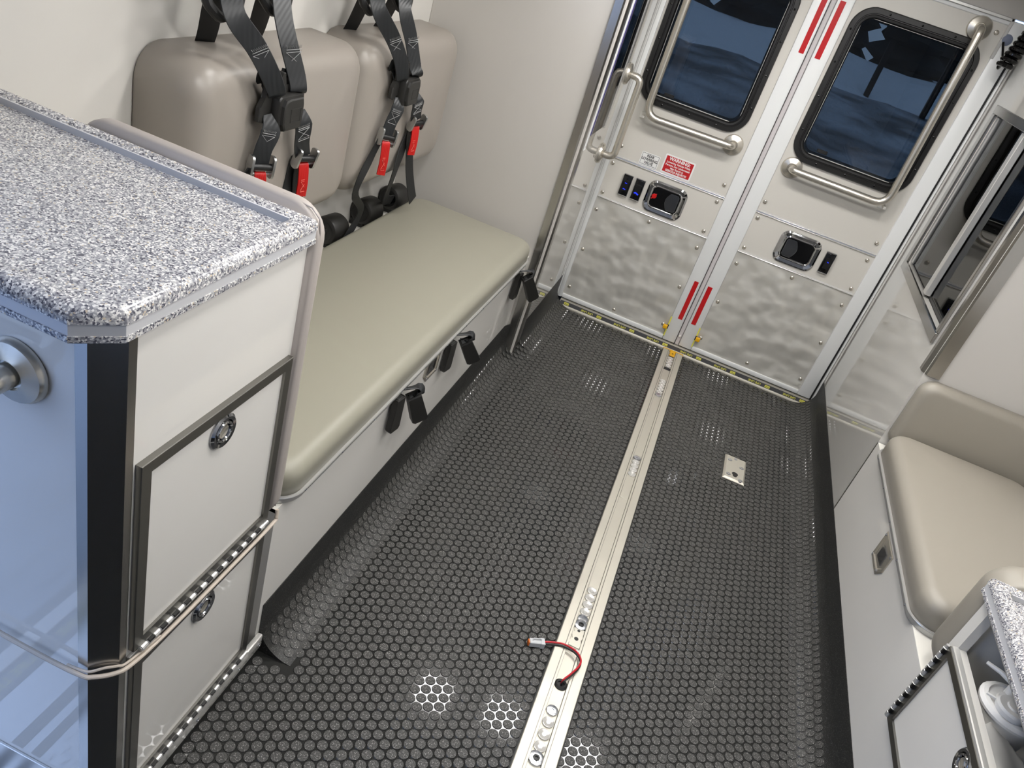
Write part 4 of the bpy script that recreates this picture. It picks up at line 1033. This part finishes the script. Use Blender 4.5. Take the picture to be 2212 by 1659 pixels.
part('port_strap', tube(B(), [jc + V((-0.002, 0.030, 0.124 + JH)), jc + V((-0.03, 0.050, 0.128 + JH)), jc + V((-0.050, 0.070, 0.122 + JH))], [0.006, 0.005, 0.004], 8), 'jug', jg_)
part('lid_tab', tube(B(), [jc + V((-0.030, -0.010, 0.108 + JH)), jc + V((-0.055, 0.002, 0.104 + JH))], 0.003, 6), 'jug', jg_)
bag = thing('liner_bag', (0.93, 1.19, 0.456), 'folded white plastic liner under the canister lid', 'bag')
bp_ = B()
lp = []
for k in range(7):
    s = k / 6
    lp.append([(0.905 + 0.055 * math.cos(a) * (1 + 0.15 * math.sin(3 * a + k)), 1.215 + 0.085 * math.sin(a) * (1 + 0.12 * math.cos(4 * a - k)) - 0.03 * s, 0.457 + 0.105 * s - 0.02 * s * math.cos(a)) for a in [2 * PI * j / 22 for j in range(22)]])
loft(bp_, lp)
part('liner_body', bp_, 'jug', bag, ang=60)
bb = thing('tube_coil', (0.95, 1.08, 0.456), 'black ribbed hose lying at the near end of the bin', 'hose')
hp = []
for k in range(90):
    a = k * 0.55
    hp.append((0.925 + k * 0.0009 + 0.012 * math.cos(a), 1.13 - k * 0.0008, 0.53 + 0.012 * math.sin(a) + 0.0003 * k))
part('hose_coil', tube(B(), hp, 0.0038, 7), 'rubber', bb)
part('hose_rest', bxp(0.90, 1.02, 1.04, 1.16, 0.456, 0.512, 0.006, 2), 'jug', bb)

# sliding smoked windows in the right wall
sw = thing('sliding_window', (XR, 2.98, WZ0), 'stainless framed sliding smoked panes in the right wall', 'cabinet window')
for nm, a in (('frame_bar', (2.580, 3.390, 0.806, 0.843)), ('frame_bar', (2.580, 3.390, 1.439, 1.470)), ('frame_bar', (3.349, 3.390, 0.843, 1.439)), ('frame_bar', (2.580, 2.601, 0.843, 1.439))):
    part(nm, bxp(XR - 0.010, XR + 0.001, *a, 0.002, 1), 'sspost', sw)
part('track', bxp(XR + 0.021, XR + 0.045, WY0 + 0.002, WY1 - 0.002, WZ0 + 0.001, WZ0 + 0.014), 'black', sw, ang=None)
part('sliding_pane', bxp(XR + 0.008, XR + 0.013, 2.955, 3.346, WZ0 + 0.014, WZ1 - 0.004), 'acryl', sw, ang=None)
part('sliding_pane', bxp(XR + 0.022, XR + 0.027, 2.604, 2.985, WZ0 + 0.014, WZ1 - 0.004), 'acryl', sw, ang=None)
part('pull_stile', bxp(XR - 0.002, XR + 0.020, 2.935, 2.972, WZ0 + 0.010, WZ1 - 0.004, 0.002, 1), 'alu', sw)
part('edge_stile', bxp(XR + 0.002, XR + 0.019, 3.322, 3.347, WZ0 + 0.010, WZ1 - 0.004, 0.003, 1), 'alu', sw)
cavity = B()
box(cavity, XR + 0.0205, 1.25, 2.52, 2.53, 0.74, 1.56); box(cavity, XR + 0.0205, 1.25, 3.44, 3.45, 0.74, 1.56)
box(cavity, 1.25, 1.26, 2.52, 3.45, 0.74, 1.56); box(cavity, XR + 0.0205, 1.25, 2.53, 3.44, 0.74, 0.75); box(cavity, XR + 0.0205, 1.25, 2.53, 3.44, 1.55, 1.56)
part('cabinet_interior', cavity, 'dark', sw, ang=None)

# coiled cable in the upper right corner
cc = thing('coiled_cable', (0.80, 3.42, 1.55), 'black coiled cable hanging in the upper right corner', 'cable')
hp = []
ax0, ax1 = V((0.795, 3.420, 1.590)), V((0.832, 3.420, 1.760))
dA = (ax1 - ax0).normalized(); u1 = dA.cross(V((0, 1, 0))).normalized(); u2 = dA.cross(u1)
for k in range(200):
    a = k * 2 * PI / 22; s = k / 199
    hp.append(ax0.lerp(ax1, s) + u1 * 0.022 * math.cos(a) + u2 * 0.022 * math.sin(a))
part('cable_coil', tube(B(), hp, 0.0088, 8), 'blackgloss', cc)
part('cable_lead', tube(B(), catmull([hp[0], ax0 + V((-0.01, 0.02, -0.012)), V((0.800, 3.50, 1.60)), V((0.776, 3.535, 1.662))], 5), 0.0045, 8), 'blackgloss', cc)
part('cable_grommet', lathe(B(), [(0.020, 0), (0.020, 0.003), (0.012, 0.005), (0, 0.005)], 20, (0.785, YD - 0.012, 1.672), (0, -1, 0)), 'capblue', cc)
part('cable_top', tube(B(), [hp[-1], V((0.838, 3.42, 1.82)), V((0.84, 3.42, ZC))], 0.0045, 8), 'blackgloss', cc)

# ------------------------------------------------------------------ side entrance beside the tall cabinet (seen in reflections)
es = thing('trim_9', (-0.8, 0.2, 0), 'side entrance step plate with dark grip lines and lettering', 'trim', kind='structure')
part('step_plate', bxp(-0.885, -0.60, -0.75, 0.606, 0.0005, 0.004), 'plate', es)
part('grip_line', bxp(-0.802, -0.777, -0.75, 0.606, 0.004, 0.006), 'gripband', es)
part('grip_line', bxp(-0.757, -0.737, -0.75, 0.606, 0.004, 0.006), 'gripband', es)
part('sill_strip', bxp(-0.932, -0.887, -0.75, 0.606, 0.001, 0.006), 'gripband', es)
part('sill_lip', bxp(-0.965, -0.932, -0.75, 0.606, 0.0, 0.012), 'frame', es)
for k in range(5):
    text_part('lettering', 'LIFE LINE', 0.028, 'yellow', es, (-0.909, -0.3 + 0.19 * k, 0.0066), (0, 1, 0), (-1, 0, 0), sx=1.1)

# ------------------------------------------------------------------ ceiling lamps
def lamp(x, y, label):
    t = thing('ceiling_lamp', (x, y, ZC), label, 'lamp', 'ceiling lamps')
    part('lamp_ring', loft(B(), [[(p[0], p[1], z) for p in rrect(x - 0.085 - e, x + 0.085 + e, y - 0.085 - e, y + 0.085 + e, 0.03, 4)] for z, e in ((ZC, 0.02), (ZC - 0.008, 0.018), (ZC - 0.012, 0.006), (ZC - 0.008, 0.0), (ZC - 0.001, 0.0))], ring=True), 'frame', t)
    part('lens', loft(B(), [[(p[0], p[1], z) for p in ((x - 0.083, y - 0.083), (x + 0.083, y - 0.083), (x + 0.083, y + 0.083), (x - 0.083, y + 0.083))] for z in (ZC - 0.001, ZC - 0.009)]), 'lens', t)
for x, y, s in ((-0.27, 2.62, 'rear row, left'), (0.10, 2.68, 'rear row, centre'), (0.55, 2.66, 'rear row, right'), (-0.45, 1.75, 'added second row, left'), (0.15, 1.75, 'added second row, centre'), (0.65, 1.75, 'added second row, right'), (-0.20, 0.95, 'added front row, left'), (0.30, 0.95, 'added front row, centre'), (0.75, 0.95, 'added front row, right')):  # second and front rows are added to brighten the interior
    lamp(x, y, 'square ceiling lamp with warm white lens, ' + s)

# ------------------------------------------------------------------ outside: dusk, rutted snow, snowbank, trees, posts
gv, gf = [], []
NX, NY = 60, 70
for j in range(NY + 1):
    y = -14 + (j / NY) ** 1.0 * 62
    for i in range(NX + 1):
        x = -26 + 56 * i / NX
        rut = 0.10 * math.sin(x * 2.1 + 0.35 * y + 0.6 * math.sin(y * 0.31)) + 0.06 * math.sin(x * 4.7 - 0.2 * y)
        z = -0.85 + rut * (0.6 + 0.4 * math.sin(y * 0.5)) + random.uniform(-0.03, 0.03)
        gv.append((x, y, z))
for j in range(NY):
    for i in range(NX):
        a = j * (NX + 1) + i
        gf.append((a, a + 1, a + NX + 2, a + NX + 1))
me = bpy.data.meshes.new('snow_ground'); me.from_pydata(gv, [], gf); me.materials.append(MT['slush']); me.polygons.foreach_set('use_smooth', [True] * len(gf))
tag(link('ground', me), 'rutted snowy ground behind the vehicle at dusk', 'ground', kind='structure')
bv, bf = [], []
prof = [(31.5, -0.9), (32.3, -0.55), (33.2, -0.15), (34.4, 0.12), (36.0, 0.18), (40.0, 0.0), (46.0, -0.2)]
NB = 60
for i in range(NB + 1):
    x = -26 + 56 * i / NB
    for y, z in prof:
        bv.append((x, y + 1.2 * math.sin(x * 0.35) + 0.06 * x, z * 1.0 + (0.16 * math.sin(x * 0.9) + random.uniform(-0.05, 0.05)) * (1 if z > -0.8 else 0)))
n = len(prof)
for i in range(NB):
    for k in range(n - 1):
        bf.append((i * n + k, (i + 1) * n + k, (i + 1) * n + k + 1, i * n + k + 1))
me = bpy.data.meshes.new('snowbank'); me.from_pydata(bv, [], bf); me.materials.append(MT['snow']); me.polygons.foreach_set('use_smooth', [True] * len(bf))
tag(link('snowbank', me), 'long snowbank seen through the rear windows', 'snowbank', kind='structure')
def tree(x, y, h):
    t = thing('tree', (x, y, -0.2), 'dark conifer standing beyond the snowbank', 'tree', 'trees beyond the snowbank')
    part('trunk', tube(B(), [(x, y, -0.3), (x + 0.05, y, h * 0.5), (x, y, h)], [0.22, 0.15, 0.04], 8), 'bark', t)
    b = B(); loops = []
    z = -0.3
    while z < h:
        r = 1.75 * (1 - z / h) + 0.25
        loops.append([(x + r * math.cos(a) * (0.75 + 0.35 * random.random()), y + r * math.sin(a) * (0.75 + 0.35 * random.random()), z + random.uniform(-0.1, 0.1)) for a in [2 * PI * k / 12 for k in range(12)]])
        loops.append([(x + r * 0.62 * math.cos(a), y + r * 0.62 * math.sin(a), z + 0.5) for a in [2 * PI * k / 12 for k in range(12)]])
        z += 0.8
    part('foliage', loft(b, loops), 'needle', t, ang=None)
for k in range(16):
    tree(-17 + 2.5 * k + random.uniform(-0.1, 0.1), (40 if k % 2 else 45.5) + random.uniform(-0.2, 0.2), random.uniform(7, 10))
for i, (x, y) in enumerate(((3.95, 33.2), (6.0, 32.6))):
    t = thing('signpost', (x, y, -0.8), 'dark post at the snowbank, ' + ('left one of two' if i == 0 else 'right one of two'), 'post', 'posts at the snowbank')
    part('post_shaft', bxp(x - 0.10, x + 0.10, y - 0.10, y + 0.10, -0.9, 1.9, 0.01, 1), 'bark', t)
    part('post_board', bxp(x - 0.45, x + 0.45, y - 0.14, y - 0.11, 1.2, 1.8, 0.01, 1), 'bark', t)
